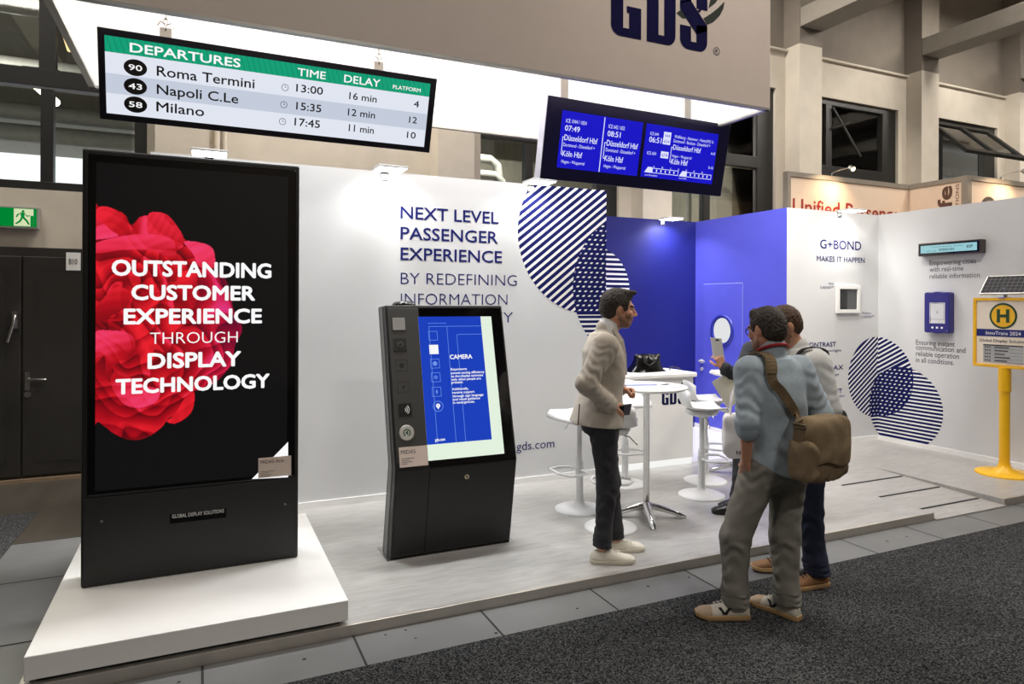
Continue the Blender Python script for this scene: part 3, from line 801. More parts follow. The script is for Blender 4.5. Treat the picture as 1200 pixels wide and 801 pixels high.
nx, nz = 330, 560
gx = np.linspace(111.5, 337.5, nx); gy = np.linspace(190, 575, nz)
GXx, GYy = np.meshgrid(gx, gy)
fw = flower_rgb((GXx - 100) * 2.672, (GYy - 230) * 2.672)
us = np.linspace(AX0, AX1, nx); zs = np.linspace(AZ1, AZ0, nz)
V = np.zeros((nz, nx, 3)); V[..., 0] = us[None, :]; V[..., 1] = TY0 - 0.0095; V[..., 2] = zs[:, None]
idx = np.arange(nz * nx).reshape(nz, nx)
Fq = np.stack([idx[1:, :-1], idx[1:, 1:], idx[:-1, 1:], idx[:-1, :-1]], -1).reshape(-1, 4)
me = bpy.data.meshes.new('screen'); me.from_pydata((V.reshape(-1, 3) - np.array(BASE[t.name])).tolist(), [], Fq.tolist())
at_ = me.color_attributes.new('picture', 'FLOAT_COLOR', 'POINT')
at_.data.foreach_set('color', np.concatenate([fw.reshape(-1, 3), np.ones((nx * nz, 1))], 1).ravel())
pm = bpy.data.materials.new('screen_picture'); pm.use_nodes = True
N = pm.node_tree.nodes; b_ = N['Principled BSDF']; b_.inputs['Base Color'].default_value = (0.004, 0.004, 0.004, 1); b_.inputs['Roughness'].default_value = 0.1
ca = N.new('ShaderNodeVertexColor'); ca.layer_name = 'picture'
pm.node_tree.links.new(ca.outputs[0], b_.inputs['Emission Color']); b_.inputs['Emission Strength'].default_value = 1.0
me.materials.append(pm); me.update()
o = bpy.data.objects.new('screen', me); COL.objects.link(o); o.parent = t; BASE['screen'] = BASE[t.name]; SCR = o
m = MB(); k_ = 0.0105
for s_, p0, p1, cp, bo in (('OUTSTANDING', (132, 322.5), (317, 325), 17.3, .035), ('CUSTOMER', (155, 350.5), (298, 351.5), 16.6, .035), ('EXPERIENCE', (146, 378.6), (306, 378.2), 16.8, .035),
                           ('THROUGH', (176, 402.2), (278.5, 401.4), 13.4, -.008), ('DISPLAY', (174, 430.8), (281.5, 428), 16.8, .035), ('TECHNOLOGY', (136.5, 459.4), (315, 454.6), 16.4, .035)):
    m.ptext(pT, s_, p0, p1, cp, k_, 0, bo)
make('screen_lettering', m, INKW, SCR)
m = MB(); m.poly(pT, [pT.uv(337.4, 517), pT.uv(295, 560.5), pT.uv(337.4, 558.5)], k_); make('white_corner', m, INKW, SCR)
m = MB(); c0, c1 = pT.uv(302.5, 559.5), pT.uv(341, 533); m.slab(pT, c0[0], c0[1], c1[0], c1[1], 0.009, 0.013, 0)
m.text(pT, 'MIDAS Aria', c0[0] + 0.012, c1[1] - 0.035, 0.135, 0.021, 0.0136, 1, 0.0)
for i, s_ in enumerate(range(4)):
    m.rect(pT, c0[0] + 0.012, c0[1] + 0.036 - i * 0.0095, c0[0] + 0.012 + (.085, .05, .065, .06)[i], c0[1] + 0.0385 - i * 0.0095, 0.0136, 1)
setp(make('label_card', m, [CARDM, INKD], t), 'beige card taped to the lower right of the display')
m = MB(); c0, c1 = pT.uv(199, 613), pT.uv(265, 595); m.slab(pT, c0[0], c0[1], c1[0], c1[1], 0.006, 0.008, 0)
m.text(pT, 'GLOBAL DISPLAY SOLUTIONS', (c0[0] + c1[0]) / 2, c0[1] + 0.030, (c1[0] - c0[0]) * 0.92, 0.021, 0.0088, 1, 0.0, 'C')
make('name_plate', m, [GLOSSB, PRINTW], t)
for q in ((119.5, 610), (334, 590)):
    u_ = pT.uv(*q); m = MB(); m.cyl(pT.pt(*u_, 0.005), pT.pt(*u_, 0.011), 0.008, n=14); make('panel_lock', m, STEEL, t)

# ---- leaning kiosk
KX0, KX1 = 1.163, 2.042
prof = [(4.47, 0.004), (4.355, 0.622), (4.638, 1.702), (4.845, 1.685), (4.545, 0.63), (4.69, 0.004)]
t = thing('kiosk', 'black leaning information kiosk with blue touch screen, before the white back wall', 'kiosk', (1.6, 4.6, 0))
m = MB(); n = len(prof)
vv = [(x, y, z) for x in (KX0, KX1) for y, z in prof]
m.add(vv, [(0, 1, 4, 5), (1, 2, 3, 4), (n + 5, n + 4, n + 1, n), (n + 4, n + 3, n + 2, n + 1)] + [(i, n + i, n + (i + 1) % n, (i + 1) % n) for i in range(n)], 0)
make('housing', m, CHAR, t, bevel=0.008)
def kplane(p, q): 
    v = np.array((0, q[0] - p[0], q[1] - p[1])); return Pl((KX0, p[0], p[1]), (1, 0, 0), v)
KU = kplane(prof[1], prof[2]); KL = kplane(prof[0], prof[1]); KW = KX1 - KX0
LU = float(np.linalg.norm(np.array(prof[2]) - np.array(prof[1]))); LL = float(np.linalg.norm(np.array(prof[1]) - np.array(prof[0])))
SIDE = mat('grey_side_strip', (120, 120, 118), 0.4, 0.5)
m = MB()
def strip(f0, f1, x):
    q = []
    for a, b in ((prof[0], prof[5]), (prof[1], prof[4]), (prof[2], prof[3])):
        q.append([(x, a[0] + (b[0] - a[0]) * f, a[1] + (b[1] - a[1]) * f) for f in (f0, f1)])
    for i in range(2): m.add([q[i][0], q[i][1], q[i + 1][1], q[i + 1][0]], [(0, 1, 2, 3)])
strip(0.42, 0.74, KX0 - 0.003); make('side_strip', m, SIDE, t)
m = MB(); strip(0.74, 0.80, KX0 - 0.0035); strip(0.36, 0.42, KX0 - 0.0035); make('side_groove', m, GLOSSB, t)
DIV = KU.uv(482, 460)[0]
m = MB(); m.slab(KU, 0.012, 0.045, 0.232, LU - 0.02, 0.0, 0.006); make('module_column', m, mat('module_panel', (54, 53, 50), 0.5, noise=0.05), t, bevel=0.003)
m = MB(); m.slab(KU, 0.236, 0.0, KW - 0.014, LU - 0.02, 0.0, 0.006); KG = make('cover_glass', m, GLOSSB, t, bevel=0.003)
sa = KU.uv(489.5, 372); sb = KU.uv(589.5, 532)
sx0, sx1, sy0, sy1 = sa[0], KU.uv(589.5, 520)[0], KU.uv(500, 540)[1], KU.uv(530, 371)[1]
KBLUE = screen_glow('kiosk_blue', (22, 62, 186), 1.0); KWHT = screen_glow('kiosk_white', (226, 240, 222), 1.0); KLINE = glow('kiosk_line', (110, 150, 235), 1.0)
m = MB(); m.rect(KU, sx0, sy0, sx1, sy1, 0.0072, 0); m.rect(KU, sx0, sy0 + 0.105, sx1 - 0.085, sy1, 0.008, 1)
KS = make('screen', m, [KWHT, KBLUE], t)
m = MB()
bx1 = sx1 - 0.085; o_ = 0.009; lw = 0.003
xa_, xb_, xc_ = sx0 + 0.072, sx0 + 0.205, sx0 + 0.275
m.rect(KU, xa_, sy0 + 0.105, xa_ + lw, sy1 - 0.07, o_); m.rect(KU, xb_, sy0 + 0.105, xb_ + lw, sy1 - 0.07, o_); m.rect(KU, xa_, sy1 - 0.073, bx1, sy1 - 0.07, o_)
m.rect(KU, xa_ - 0.004, sy1 - 0.05, xb_, sy1 - 0.047, o_); m.rect(KU, xc_, sy0 + 0.105, xc_ + lw, sy1 - 0.14, o_); m.rect(KU, xc_ + 0.01, sy1 - 0.133, bx1, sy1 - 0.13, o_); m.ring(KU, xc_ + 0.012, sy1 - 0.142, 0.009, 0.012, o_, 0, 10, 90, 180)
for i, (px_, py_) in enumerate(((507, 393.5), (508, 409.5), (509.3, 426), (510.3, 442), (511.3, 459))):
    u_, v_ = KU.uv(px_, py_)
    if i == 1: m.rect(KU, u_ - .033, v_ - .033, u_ + .033, v_ + .033, o_, 1)
    else: m.frame(KU, u_ - .033, v_ - .033, u_ + .033, v_ + .033, 0.003, o_)
    if i == 2: m.disc(KU, u_, v_, 0.016, o_, 0, 16)
    if i == 3: m.ring(KU, u_, v_, 0.006, 0.012, o_, 0, 12)
    if i == 4: m.poly(KU, [(u_, v_ - .018), (u_ + .008, v_), (u_, v_ + .018), (u_ - .006, v_)], o_)
u_, v_ = KU.uv(513, 476); m.ring(KU, u_, v_, 0.033, 0.037, o_, 0, 24); m.disc(KU, u_, v_ + .004, 0.015, o_, 1, 14); m.poly(KU, [(u_ - .011, v_), (u_, v_ - .022), (u_ + .011, v_)], o_, 1); m.disc(KU, u_, v_ + .005, 0.005, 0.0095, 0, 10)
make('screen_diagram', m, [KLINE, INKW], KS)
m = MB()
m.ptext(KU, 'CAMERA', (527, 420.6), (552.8, 420), 4.8, o_, 0, 0.03)
for i, s_ in enumerate(('Experience', 'power-saving efficiency', 'as the display activates', 'only when people are', 'present.')):
    m.ptext(KU, s_, (528 + i * 0.2, 434 + i * 3.85), ((546.5, 567, 565.5, 563, 542.5)[i], 433.4 + i * 3.85), 2.7, o_, 0, 0.02)
for i, s_ in enumerate(('Additionally,', 'receive support', 'through sign language', 'and visual guidance', 'in emergencies.')):
    m.ptext(KU, s_, (529.5 + i * 0.25, 457 + i * 3.9), ((548.5, 555.5, 566, 562, 556)[i], 456.4 + i * 3.9), 2.7, o_, 0, 0.02)
m.ptext(KU, 'gds.com', (509.5, 517), (521, 516), 3.4, o_, 0, 0.02)
make('screen_lettering', m, INKW, KS)
def kmod(name, px_, py_, build, mt, label=None):
    u_, v_ = KU.uv(px_, py_); m = MB(); build(m, u_, v_); o = make(name, m, mt, t)
    if label: o['label'] = label
GREYP = mat('grey_lens', (150, 148, 144), 0.3); DKP = mat('dark_module', (24, 24, 24), 0.3)
kmod('camera_window', 467, 379.5, lambda m, u, v: (m.slab(KU, u - .048, v - .048, u + .048, v + .048, 0.006, 0.009, 0), m.slab(KU, u - .044, v - .044, u + .044, v + .044, 0.009, 0.0105, 1)), [DKP, GREYP], 'light grey window')
kmod('camera', 468.5, 404, lambda m, u, v: (m.slab(KU, u - .045, v - .045, u + .045, v + .045, 0.006, 0.009, 0), m.cyl(KU.pt(u, v, .008), KU.pt(u, v, .016), .022, m=1), m.cyl(KU.pt(u, v, .016), KU.pt(u, v, .018), .012, m=0)), [DKP, mat('lens_rim', (72, 70, 66), 0.3)])
kmod('sensor', 470.5, 428, lambda m, u, v: (m.frame(KU, u - .04, v - .04, u + .04, v + .04, 0.003, 0.0068), m.disc(KU, u, v, 0.018, 0.0068, 0, 18)), DKP)
kmod('microphone', 472.5, 453.5, lambda m, u, v: (m.frame(KU, u - .04, v - .035, u + .04, v + .035, 0.002, 0.0068), m.disc(KU, u, v, 0.009, 0.0068, 0, 14)), DKP)
kmod('card_reader', 474.5, 480, lambda m, u, v: (m.slab(KU, u - .044, v - .042, u + .044, v + .042, 0.006, 0.009, 0), [m.ring(KU, u - .012, v, r, r + .005, 0.0096, 1, 12, -45, 45) for r in (.012, .024, .036)]), [DKP, PRINTW])
kmod('speaker_button', 476.3, 507, lambda m, u, v: (m.cyl(KU.pt(u, v, .006), KU.pt(u, v, .012), .052, .048, 32, 0), m.ring(KU, u, v, .018, .026, .0126, 1, 20, -60, 240), m.poly(KU, [(u - .012, v), (u + .008, v + .016), (u + .008, v - .016)], .0127, 1)), [mat('silver_button', (196, 194, 186), 0.35, 0.3), mat('green_mark', (36, 84, 60), 0.5)])
c0 = KU.uv(468, 548); c1 = KU.uv(499.5, 521.5)
m = MB(); m.slab(KU, c0[0], c0[1], c1[0], c1[1], 0.012, 0.016, 0); m.text(KU, 'MIDAS', c0[0] + .012, c1[1] - .045, .1, .026, .0165, 1, 0.0)
for i, s_ in enumerate(range(4)): m.rect(KU, c0[0] + .012, c0[1] + .055 - i * .012, c0[0] + .012 + (.09, .055, .075, .04)[i], c0[1] + .058 - i * .012, .0165, 1)
setp(make('label_card', m, [CARDM, INKD], t), 'beige card on the lower left of the kiosk face')
m = MB(); m.slab(KL, 0.238, 0.012, KW - 0.012, LL - 0.006, 0.0, 0.006); make('service_door', m, CHAR, t, bevel=0.002)
m = MB(); m.slab(KL, 0.012, 0.012, 0.232, LL - 0.006, 0.0, 0.006); make('lower_panel', m, CHAR, t, bevel=0.002)
u_, v_ = KL.uv(546.5, 557.5); m = MB(); m.cyl(KL.pt(u_, v_, .005), KL.pt(u_, v_, .013), .017, n=20); m.cyl(KL.pt(u_, v_, .013), KL.pt(u_, v_, .0135), .007, n=12, m=1); make('door_lock', m, [mat('brass_lock', (206, 196, 160), 0.3, 0.9), DKP], t)
m = MB(); m.box((KX0 - 0.03, 4.445, 0.0), (KX1 + 0.03, 4.72, 0.005)); make('base_plate', m, STEEL, t, bevel=0.002)
m = MB(); m.lathe((1.33, 4.76, 1.692), [(0.085, -0.004), (0.085, 0.018), (0.07, 0.032), (0.04, 0.04), (0.0, 0.042)], 28); make('antenna_dome', m, GLOSSB, t)

# ---- hanging banner ring with the logo
HB, HT, HX0, HX1, HY0, HY1 = 3.4, 5.3, -0.79, 4.437, 4.38, 6.2
t = thing('hanging_banner', 'big white fabric banner frame hanging over the stand with a dark blue logo', 'banner', (1.8, 5.3, HB))
FAB = mat('shaded_white_fabric', (214, 200, 190), 0.9, noise=0.015, bump=0.05, bscale=300)  # white cloth darkened and warmed: dim hall light put into the colour
FABW = mat('lit_white_fabric', (236, 236, 235), 0.9, noise=0.01)  # same cloth, whiter copy for the lit inner faces
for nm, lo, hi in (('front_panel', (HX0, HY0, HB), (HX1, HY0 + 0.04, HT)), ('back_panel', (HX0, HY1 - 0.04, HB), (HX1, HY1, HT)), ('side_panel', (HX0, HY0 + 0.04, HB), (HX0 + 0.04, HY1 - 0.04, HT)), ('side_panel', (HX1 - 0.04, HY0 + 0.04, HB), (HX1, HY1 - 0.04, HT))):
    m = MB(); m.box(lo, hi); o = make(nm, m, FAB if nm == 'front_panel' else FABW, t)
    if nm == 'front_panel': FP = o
m = MB()
for lo, hi in (((HX0, HY0 - .002, HB - .018), (HX1, HY0 + .042, HB)), ((HX0, HY1 - .042, HB - .018), (HX1, HY1 + .002, HB)), ((HX0 - .002, HY0, HB - .018), (HX0 + .042, HY1, HB)), ((HX1 - .042, HY0, HB - .018), (HX1 + .002, HY1, HB))): m.box(lo, hi)
make('bottom_rail', m, mat('rail_aluminium', (176, 174, 170), 0.45, 0.6), t)
pF = Pl((0, HY0, 0))
LOGOM = mat('logo_blue', (22, 20, 64), 0.9, spec=.1); LOGOG = mat('logo_grey_green', (62, 68, 62), 0.9, spec=.1)

def corner(cx, cy, r, a0, a1, n=8): return [(cx + r * math.cos(R(a0 + (a1 - a0) * i / n)), cy + r * math.sin(R(a0 + (a1 - a0) * i / n))) for i in range(n + 1)]
def gds_letters(m, pl, a, b, h, off=0.002, mt=0, wg=0.53, gap=0.11, xs=None):
    w = h * wg
    xs = xs or [a, a + w + gap * h, a + 2 * (w + gap * h)]
    st, bt, r = 0.40 * w, 0.13 * h, 0.30 * w
    def Q(x, pts, o=0.0): m.poly(pl, [(x + p[0], b + p[1]) for p in pts], off + o, mt)
    x = xs[0]   # G
    Q(x, corner(r, h - r, r, 180, 90) + [(st, h), (st, 0)] + corner(r, r, r, 270, 180))
    Q(x, [(st, 0), (w, 0), (w, 0.46 * h), (0.52 * w, 0.46 * h), (0.52 * w, 0.36 * h), (w - st, 0.36 * h), (w - st, bt), (st, bt)])
    Q(x, [(st, h - bt), (w - st, h - bt), (w - st, 0.64 * h), (w, 0.64 * h)] + corner(w - r, h - r, r, 0, 90) + [(st, h)])
    x = xs[1]   # D
    Q(x, [(0, 0), (st, 0), (st, h), (0, h)])
    Q(x, [(st, 0)] + corner(w - r, r, r, 270, 360) + [(w - st, h * .5), (w - st, bt), (st, bt)]); Q(x, [(w - st, h * .5), (w, r), (w, h - r)] )
    Q(x, [(w - st, h * .5)] + corner(w - r, h - r, r, 0, 90) + [(st, h), (st, h - bt), (w - st, h - bt)])
    x = xs[2]   # S with its long diagonal
    Q(x, [(0, 0.36 * h), (0, r)] + corner(r, r, r, 180, 270) + [(st, 0), (st, 0.36 * h)])
    Q(x, [(st, 0)] + corner(w - r, r, r, 270, 360) + [(w, 0.42 * h), (w - st, 0.40 * h), (w - st, bt), (st, bt)])
    Q(x, [(w - st, 0.26 * h), (w, 0.34 * h), (w, 0.42 * h), (st * 0.9, 0.78 * h), (0, 0.70 * h), (0, 0.60 * h)])
    Q(x, [(0, 0.68 * h)] + [(st, 0.76 * h), (st, h)] + corner(r, h - r, r, 90, 180))
    Q(x, [(st, h - bt), (w - st, h - bt), (w - st, 0.66 * h), (w, 0.66 * h)] + corner(w - r, h - r, r, 0, 90) + [(st, h)])
    return xs[2], w
m = MB()
gds_letters(m, pF, 2.825, 3.765, 0.52, 0.003, 0, 0.53, 0.12, [2.825, 3.155, 3.475])
def qpx(pts): return [pF.uv(700 + x / 6.0, y / 6.0) for x, y in pts]
m.poly(pF, qpx([(745, 130), (800, 95), (850, 55), (893, 10), (885, 60), (860, 110), (815, 155), (770, 174)]), 0.0032, 1)
m.poly(pF, qpx([(780, 58), (830, 20), (850, -10), (795, -10)]), 0.0032, 1)
m.poly(pF, qpx([(556, 92), (588, 68), (640, 128), (600, 130)]), 0.0024, 1)
m.poly(pF, qpx([(700, 75), (735, 62), (720, 90)]), 0.0024, 0)
u_, v_ = pF.uv(839.5, 60); m.ring(pF, u_, v_, 0.028, 0.033, 0.003, 0, 24); m.text(pF, 'R', u_, v_ - .014, None, .028, .003, 0, 0.01, 'C')
make('logo', m, [LOGOM, LOGOG], FP)

# ---- departures board
BK = mat('board_black', (16, 15, 26), 0.35, noise=0.05)
def board_plane(x, y, z, tilt, yaw): 
    u = np.array((math.cos(yaw), math.sin(yaw), 0)); nn = np.array((-math.sin(yaw), math.cos(yaw), 0)); v = np.array((0, 0, 1)) * math.cos(tilt) - nn * math.sin(tilt)
    return Pl((x, y, z), u, v)
def hanger(t, pl, a, b, chain=True):
    p = np.array(pl.pt(a, b, -0.05)); top = (p[0], p[1], 5.2)
    m = MB(); m.box((p[0] - 0.035, p[1] - 0.004, p[2] - 0.1), (p[0] + 0.035, p[1] + 0.004, p[2] + (0.09 if chain else 2.0))); make('hanging_strap', m, mat('zinc_strap', (158, 156, 150), 0.45, 0.7), t)
    if chain:
        m = MB(); z = p[2] + 0.075; i = 0
        while z < 4.4:
            c = np.array((p[0], p[1], z + 0.02)); k = []
            for j in range(10):
                an = 2 * math.pi * j / 10; r1, r2 = 0.013 * math.cos(an), 0.024 * math.sin(an)
                k.append(c + (np.array((r1, 0, r2)) if i % 2 else np.array((0, r1, r2))))
            m.tube(k, 0.005, 6, closed=True); z += 0.036; i += 1
        m.tube([(p[0] - .05, p[1], p[2] + .10), (p[0] - .03, p[1], p[2] + .13), (p[0], p[1], p[2] + .11), (p[0] + .04, p[1], p[2] + .13), (p[0] + .05, p[1], p[2] + .09)], 0.006, 6)
        make('chain', m, STEEL, t)
P1 = board_plane(0.52, 5.0, 3.1565, 0.328, 0.017); w1, h1 = 2.218, 0.557
t = thing('departures_board', 'black framed departures board with a green title bar hanging on chains under the banner', 'display board', tuple(P1.o))
m = MB(); m.slab(P1, -w1 / 2, -h1 / 2, w1 / 2, h1 / 2, -0.09, 0.0); make('housing', m, BK, t, bevel=0.004)
a0, b0 = P1.uv(125, 133); a1, b1 = P1.uv(504.5, 97.5); b1 = (P1.uv(125, 42)[1] + b1) / 2; b0 = (b0 + P1.uv(497, 171.5)[1]) / 2
SL = screen_glow('board_light', (224, 229, 240), 1.0); SG = screen_glow('board_green', (18, 158, 118), 1.0); SB = screen_glow('board_band', (196, 204, 220), 1.0)
m = MB(); m.rect(P1, a0, b0, a1, b1, 0.002, 0)
bg_ = (P1.uv(125, 62)[1] + P1.uv(503, 112)[1]) / 2; m.rect(P1, a0, bg_, a1, b1, 0.003, 1)
y1_ = (P1.uv(125, 86.5)[1] + P1.uv(500, 132.5)[1]) / 2; y2_ = (P1.uv(125, 110)[1] + P1.uv(498, 151)[1]) / 2; m.rect(P1, a0, y2_, a1, y1_, 0.003, 2)
sc = make('screen', m, [SL, SG, SB], t)
m = MB(); f_ = 0.004
for i in range(0, 60):      # fine slanted hatching in the title bar
    x = a0 + i * (a1 - a0) / 60; q = clip_poly([(x, bg_), (x + 0.008, bg_), (x - 0.022, b1), (x - 0.03, b1)], (a0, bg_, a1, b1))
    if len(q) > 2: m.poly(P1, q, 0.0035)
make('title_hatching', m, screen_glow('board_green_dark', (14, 142, 104), 1.0), sc)
INKK = mat('board_ink', (24, 22, 24), 0.5)
m = MB(); M_ = lambda s_, p0, p1, cp, mt, bo: m.ptext(P1, s_, p0, p1, cp, f_, mt, bo)
M_('DEPARTURES', (152.5, 61.5), (281.5, 78), 10.3, 1, .02); M_('TIME', (348.7, 88.7), (381.3, 92.5), 8.7, 1, .012); M_('DELAY', (403, 97), (445, 101), 8.7, 1, .012); M_('PLATFORM', (460, 104.2), (492.5, 107.6), 4.4, 1, .012)
for nr, cx, cy, ds, p0, p1, ck, tm, t0, t1, dl, d0, d1, pf, f0, f1 in (
        ('90', 158.7, 79.3, 'Roma Termini', (184, 91), (298, 101), (334, 102.5), '13:00', (347, 107), (378, 111), '16 min', (409, 116.5), (441, 119.5), '4', (484.5, 125.3), (490.5, 125.7)),
        ('43', 158.7, 101.2, 'Napoli C.Le', (184, 111.5), (279, 119.5), (332.5, 122.5), '15:35', (347, 128), (376, 131.5), '12 min', (407.5, 135), (439, 138.7), '12', (479, 143.7), (488, 144.5)),
        ('58', 159, 122.5, 'Milano', (183.5, 131), (239, 135.2), (331, 142.3), '17:45', (345, 146.5), (374.5, 150), '11 min', (408.5, 153), (437.5, 157), '10', (476.5, 161.3), (486.5, 162.3))):
    u_, v_ = P1.uv(cx, cy); m.disc(P1, u_, v_, 0.066, 0.0036, 0, 36, 0.051); hh = 0.034
    m.text(P1, nr, u_, v_ - hh / 2, 0.075, hh, f_ + .0006, 1, 0.012, 'C')
    M_(ds, p0, p1, 11 if nr != '90' else 11.3, 0, .012); M_(tm, t0, t1, 8.6, 0, .014); M_(dl, d0, d1, 8, 0, .012); M_(pf, f0, f1, 7.3, 0, .012)
    u_, v_ = P1.uv(*ck); m.ring(P1, u_, v_, 0.020, 0.0235, f_, 0, 20); m.rect(P1, u_ - .0015, v_, u_ + .0015, v_ + .014, f_, 0); m.rect(P1, u_, v_ - .0015, u_ + .009, v_ + .0015, f_, 0)
make('screen_lettering', m, [INKK, INKW], sc)
for px_ in (194, 448): a_, _ = P1.uv(px_, 60); hanger(t, P1, a_, h1 / 2 - 0.03)

# ---- blue train information screen
P2 = board_plane(3.557, 5.0, 3.0815, 0.194, 0.047); w2, h2 = 2.0, 0.668
t = thing('train_information_screen', 'dark blue train information screen hanging right of the departures board', 'display board', tuple(P2.o))
m = MB(); m.slab(P2, -w2 / 2, -h2 / 2, w2 / 2, h2 / 2, -0.075, 0.0, 0); make('housing', m, mat('navy_housing', (20, 20, 58), 0.3, noise=0.05), t, bevel=0.004)
m = MB(); m.slab(P2, -w2 / 2 - 0.004, -h2 / 2, -w2 / 2, h2 / 2, -0.10, -0.004); m.slab(P2, -w2 / 2, -h2 / 2 + 0.01, w2 / 2, h2 / 2 - 0.01, -0.10, -0.075); make('rear_case', m, mat('silver_case', (190, 190, 206), 0.4, 0.3), t)
def zp(x, y): return (640 + x / 5.4545, 110 + y / 5.4545)
def zrect(x0, y0, x1, y1, x2, y2, x3, y3):
    q = [P2.uv(*zp(*p)) for p in ((x0, y0), (x1, y1), (x2, y2), (x3, y3))]
    return (q[0][0] + q[3][0]) / 2, (q[2][1] + q[3][1]) / 2, (q[1][0] + q[2][0]) / 2, (q[0][1] + q[1][1]) / 2
DB = screen_glow('train_blue', (22, 20, 196), 1.0)
m = MB(); m.rect(P2, *zrect(100, 105, 620, 180, 580, 525, 70, 470), 0.002); s1_ = make('screen', m, DB, t)
m = MB(); m.rect(P2, *zrect(645, 190, 1100, 255, 1060, 580, 600, 525), 0.002); s2_ = make('screen', m, DB, t)
def zt(m, s_, x0, y0, x1, y1, cap, bo=0.0, mt=0): m.ptext(P2, s_, zp(x0, y0), zp(x1, y1), cap / 5.4545, 0.004, mt, bo)
TW = glow('train_white', (225, 228, 255), 1.0)
def bracket(m, x, y0, x2, y1):
    p = [P2.uv(*zp(x, y0)), P2.uv(*zp(x2, y1))]; m.rect(P2, p[1][0], p[1][1], p[1][0] + .006, p[0][1], .004); m.rect(P2, p[1][0], p[0][1] - .006, p[1][0] + .022, p[0][1], .004); m.rect(P2, p[1][0], p[1][1], p[1][0] + .022, p[1][1] + .006, .004)
m = MB()
zt(m, 'ICE 1044 / 1054', 125, 185, 257, 197, 24); zt(m, '07:49', 118, 233, 212, 245, 34, .012); zt(m, 'Düsseldorf Hbf', 113, 296, 325, 320, 36, .008); zt(m, 'Dortmund - Düsseldorf ✈'.replace(' ✈', ' +'), 107, 335, 308, 357, 22); zt(m, 'Köln Hbf', 101, 395, 226, 412, 36, .008); zt(m, 'Hagen - Wuppertal', 95, 440, 242, 455, 20)
zt(m, 'ICE 642 / 652', 397, 218, 500, 232, 24); zt(m, '08:51', 390, 268, 472, 280, 34, .012); zt(m, 'Düsseldorf Hbf', 384, 330, 582, 354, 36, .008); zt(m, 'Dortmund - Düsseldorf +', 378, 368, 566, 388, 22); zt(m, 'Köln Hbf', 370, 428, 488, 440, 36, .008); zt(m, 'Hagen - Wuppertal', 365, 470, 503, 482, 20)
bracket(m, 108, 272, 92, 385); bracket(m, 374, 308, 360, 412)
q0, q1 = P2.uv(*zp(377, 150)), P2.uv(*zp(334, 498)); m.rect(P2, (q0[0] + q1[0]) / 2 - .004, q1[1], (q0[0] + q1[0]) / 2 + .004, q0[1], .004)
make('screen_lettering', m, TW, s1_)
m = MB(); YB_ = 1
zt(m, 'ICE 644', 663, 262, 717, 268, 20); zt(m, '06:51', 656, 305, 733, 317, 34, .012); zt(m, 'ICE 654', 643, 385, 700, 392, 20)
for x0, y0, x1, y1, s_ in ((748, 248, 800, 284, '444'), (742, 284, 795, 320, '654'), (728, 372, 782, 408, '674')):
    p, q = P2.uv(*zp(x0, y1)), P2.uv(*zp(x1, y0)); m.rect(P2, p[0], p[1], q[0], q[1], .004, 0); m.text(P2, s_, p[0] + .012, p[1] + .012, (q[0] - p[0]) - .024, .03, .005, 1, 0.0)
zt(m, 'Wolfsburg - Hannover - Hamm(W) 1c', 818, 280, 1068, 318, 20); zt(m, 'Dortmund - Bochum - Düsseldorf +', 812, 308, 1046, 342, 20); zt(m, 'Düsseldorf Hbf', 808, 358, 985, 376, 32, .008); zt(m, 'Hagen - Wuppertal', 802, 404, 926, 418, 18); zt(m, 'Köln Hbf', 796, 446, 900, 460, 34, .008)
bracket(m, 802, 338, 786, 436); zt(m, 'A-D', 1050, 388, 1078, 392, 16); zt(m, 'E-G', 1036, 478, 1064, 482, 16)
for s_, x, y in (('A', 683, 470), ('B', 737, 477), ('C', 790, 484), ('D', 840, 490), ('E', 890, 496), ('F', 940, 502), ('G', 990, 508)): zt(m, s_, x, y, x + 8, y + 1, 12)
def train(x0, y0, x1, y1, n):
    pa, pb = P2.uv(*zp(x0, y0)), P2.uv(*zp(x1, y1)); b = (pa[1] + pb[1]) / 2; L_ = pb[0] - pa[0]
    m.poly(P2, [(pa[0], b), (pa[0] + .085, b), (pa[0] + .085, b + .05), (pa[0] + .035, b + .05)], .004, 0)
    m.frame(P2, pa[0] + .085, b, pb[0], b + .045, .005, .004)
    for i in range(1, n): x = pa[0] + .085 + (L_ - .085) * i / n; m.rect(P2, x - .006, b + .012, x + .006, b + .034, .004, 0)
train(625, 500, 840, 522, 6); train(846, 526, 1050, 548, 6)
zt(m, 'nach Düsseldorf', 628, 520, 708, 528, 10); zt(m, 'nach Köln', 846, 542, 894, 546, 10)
make('screen_lettering', m, [TW, DB], s2_)
for px_ in (664, 812): a_, _ = P2.uv(px_, 130); hanger(t, P2, a_, h2 / 2 - 0.03, False)

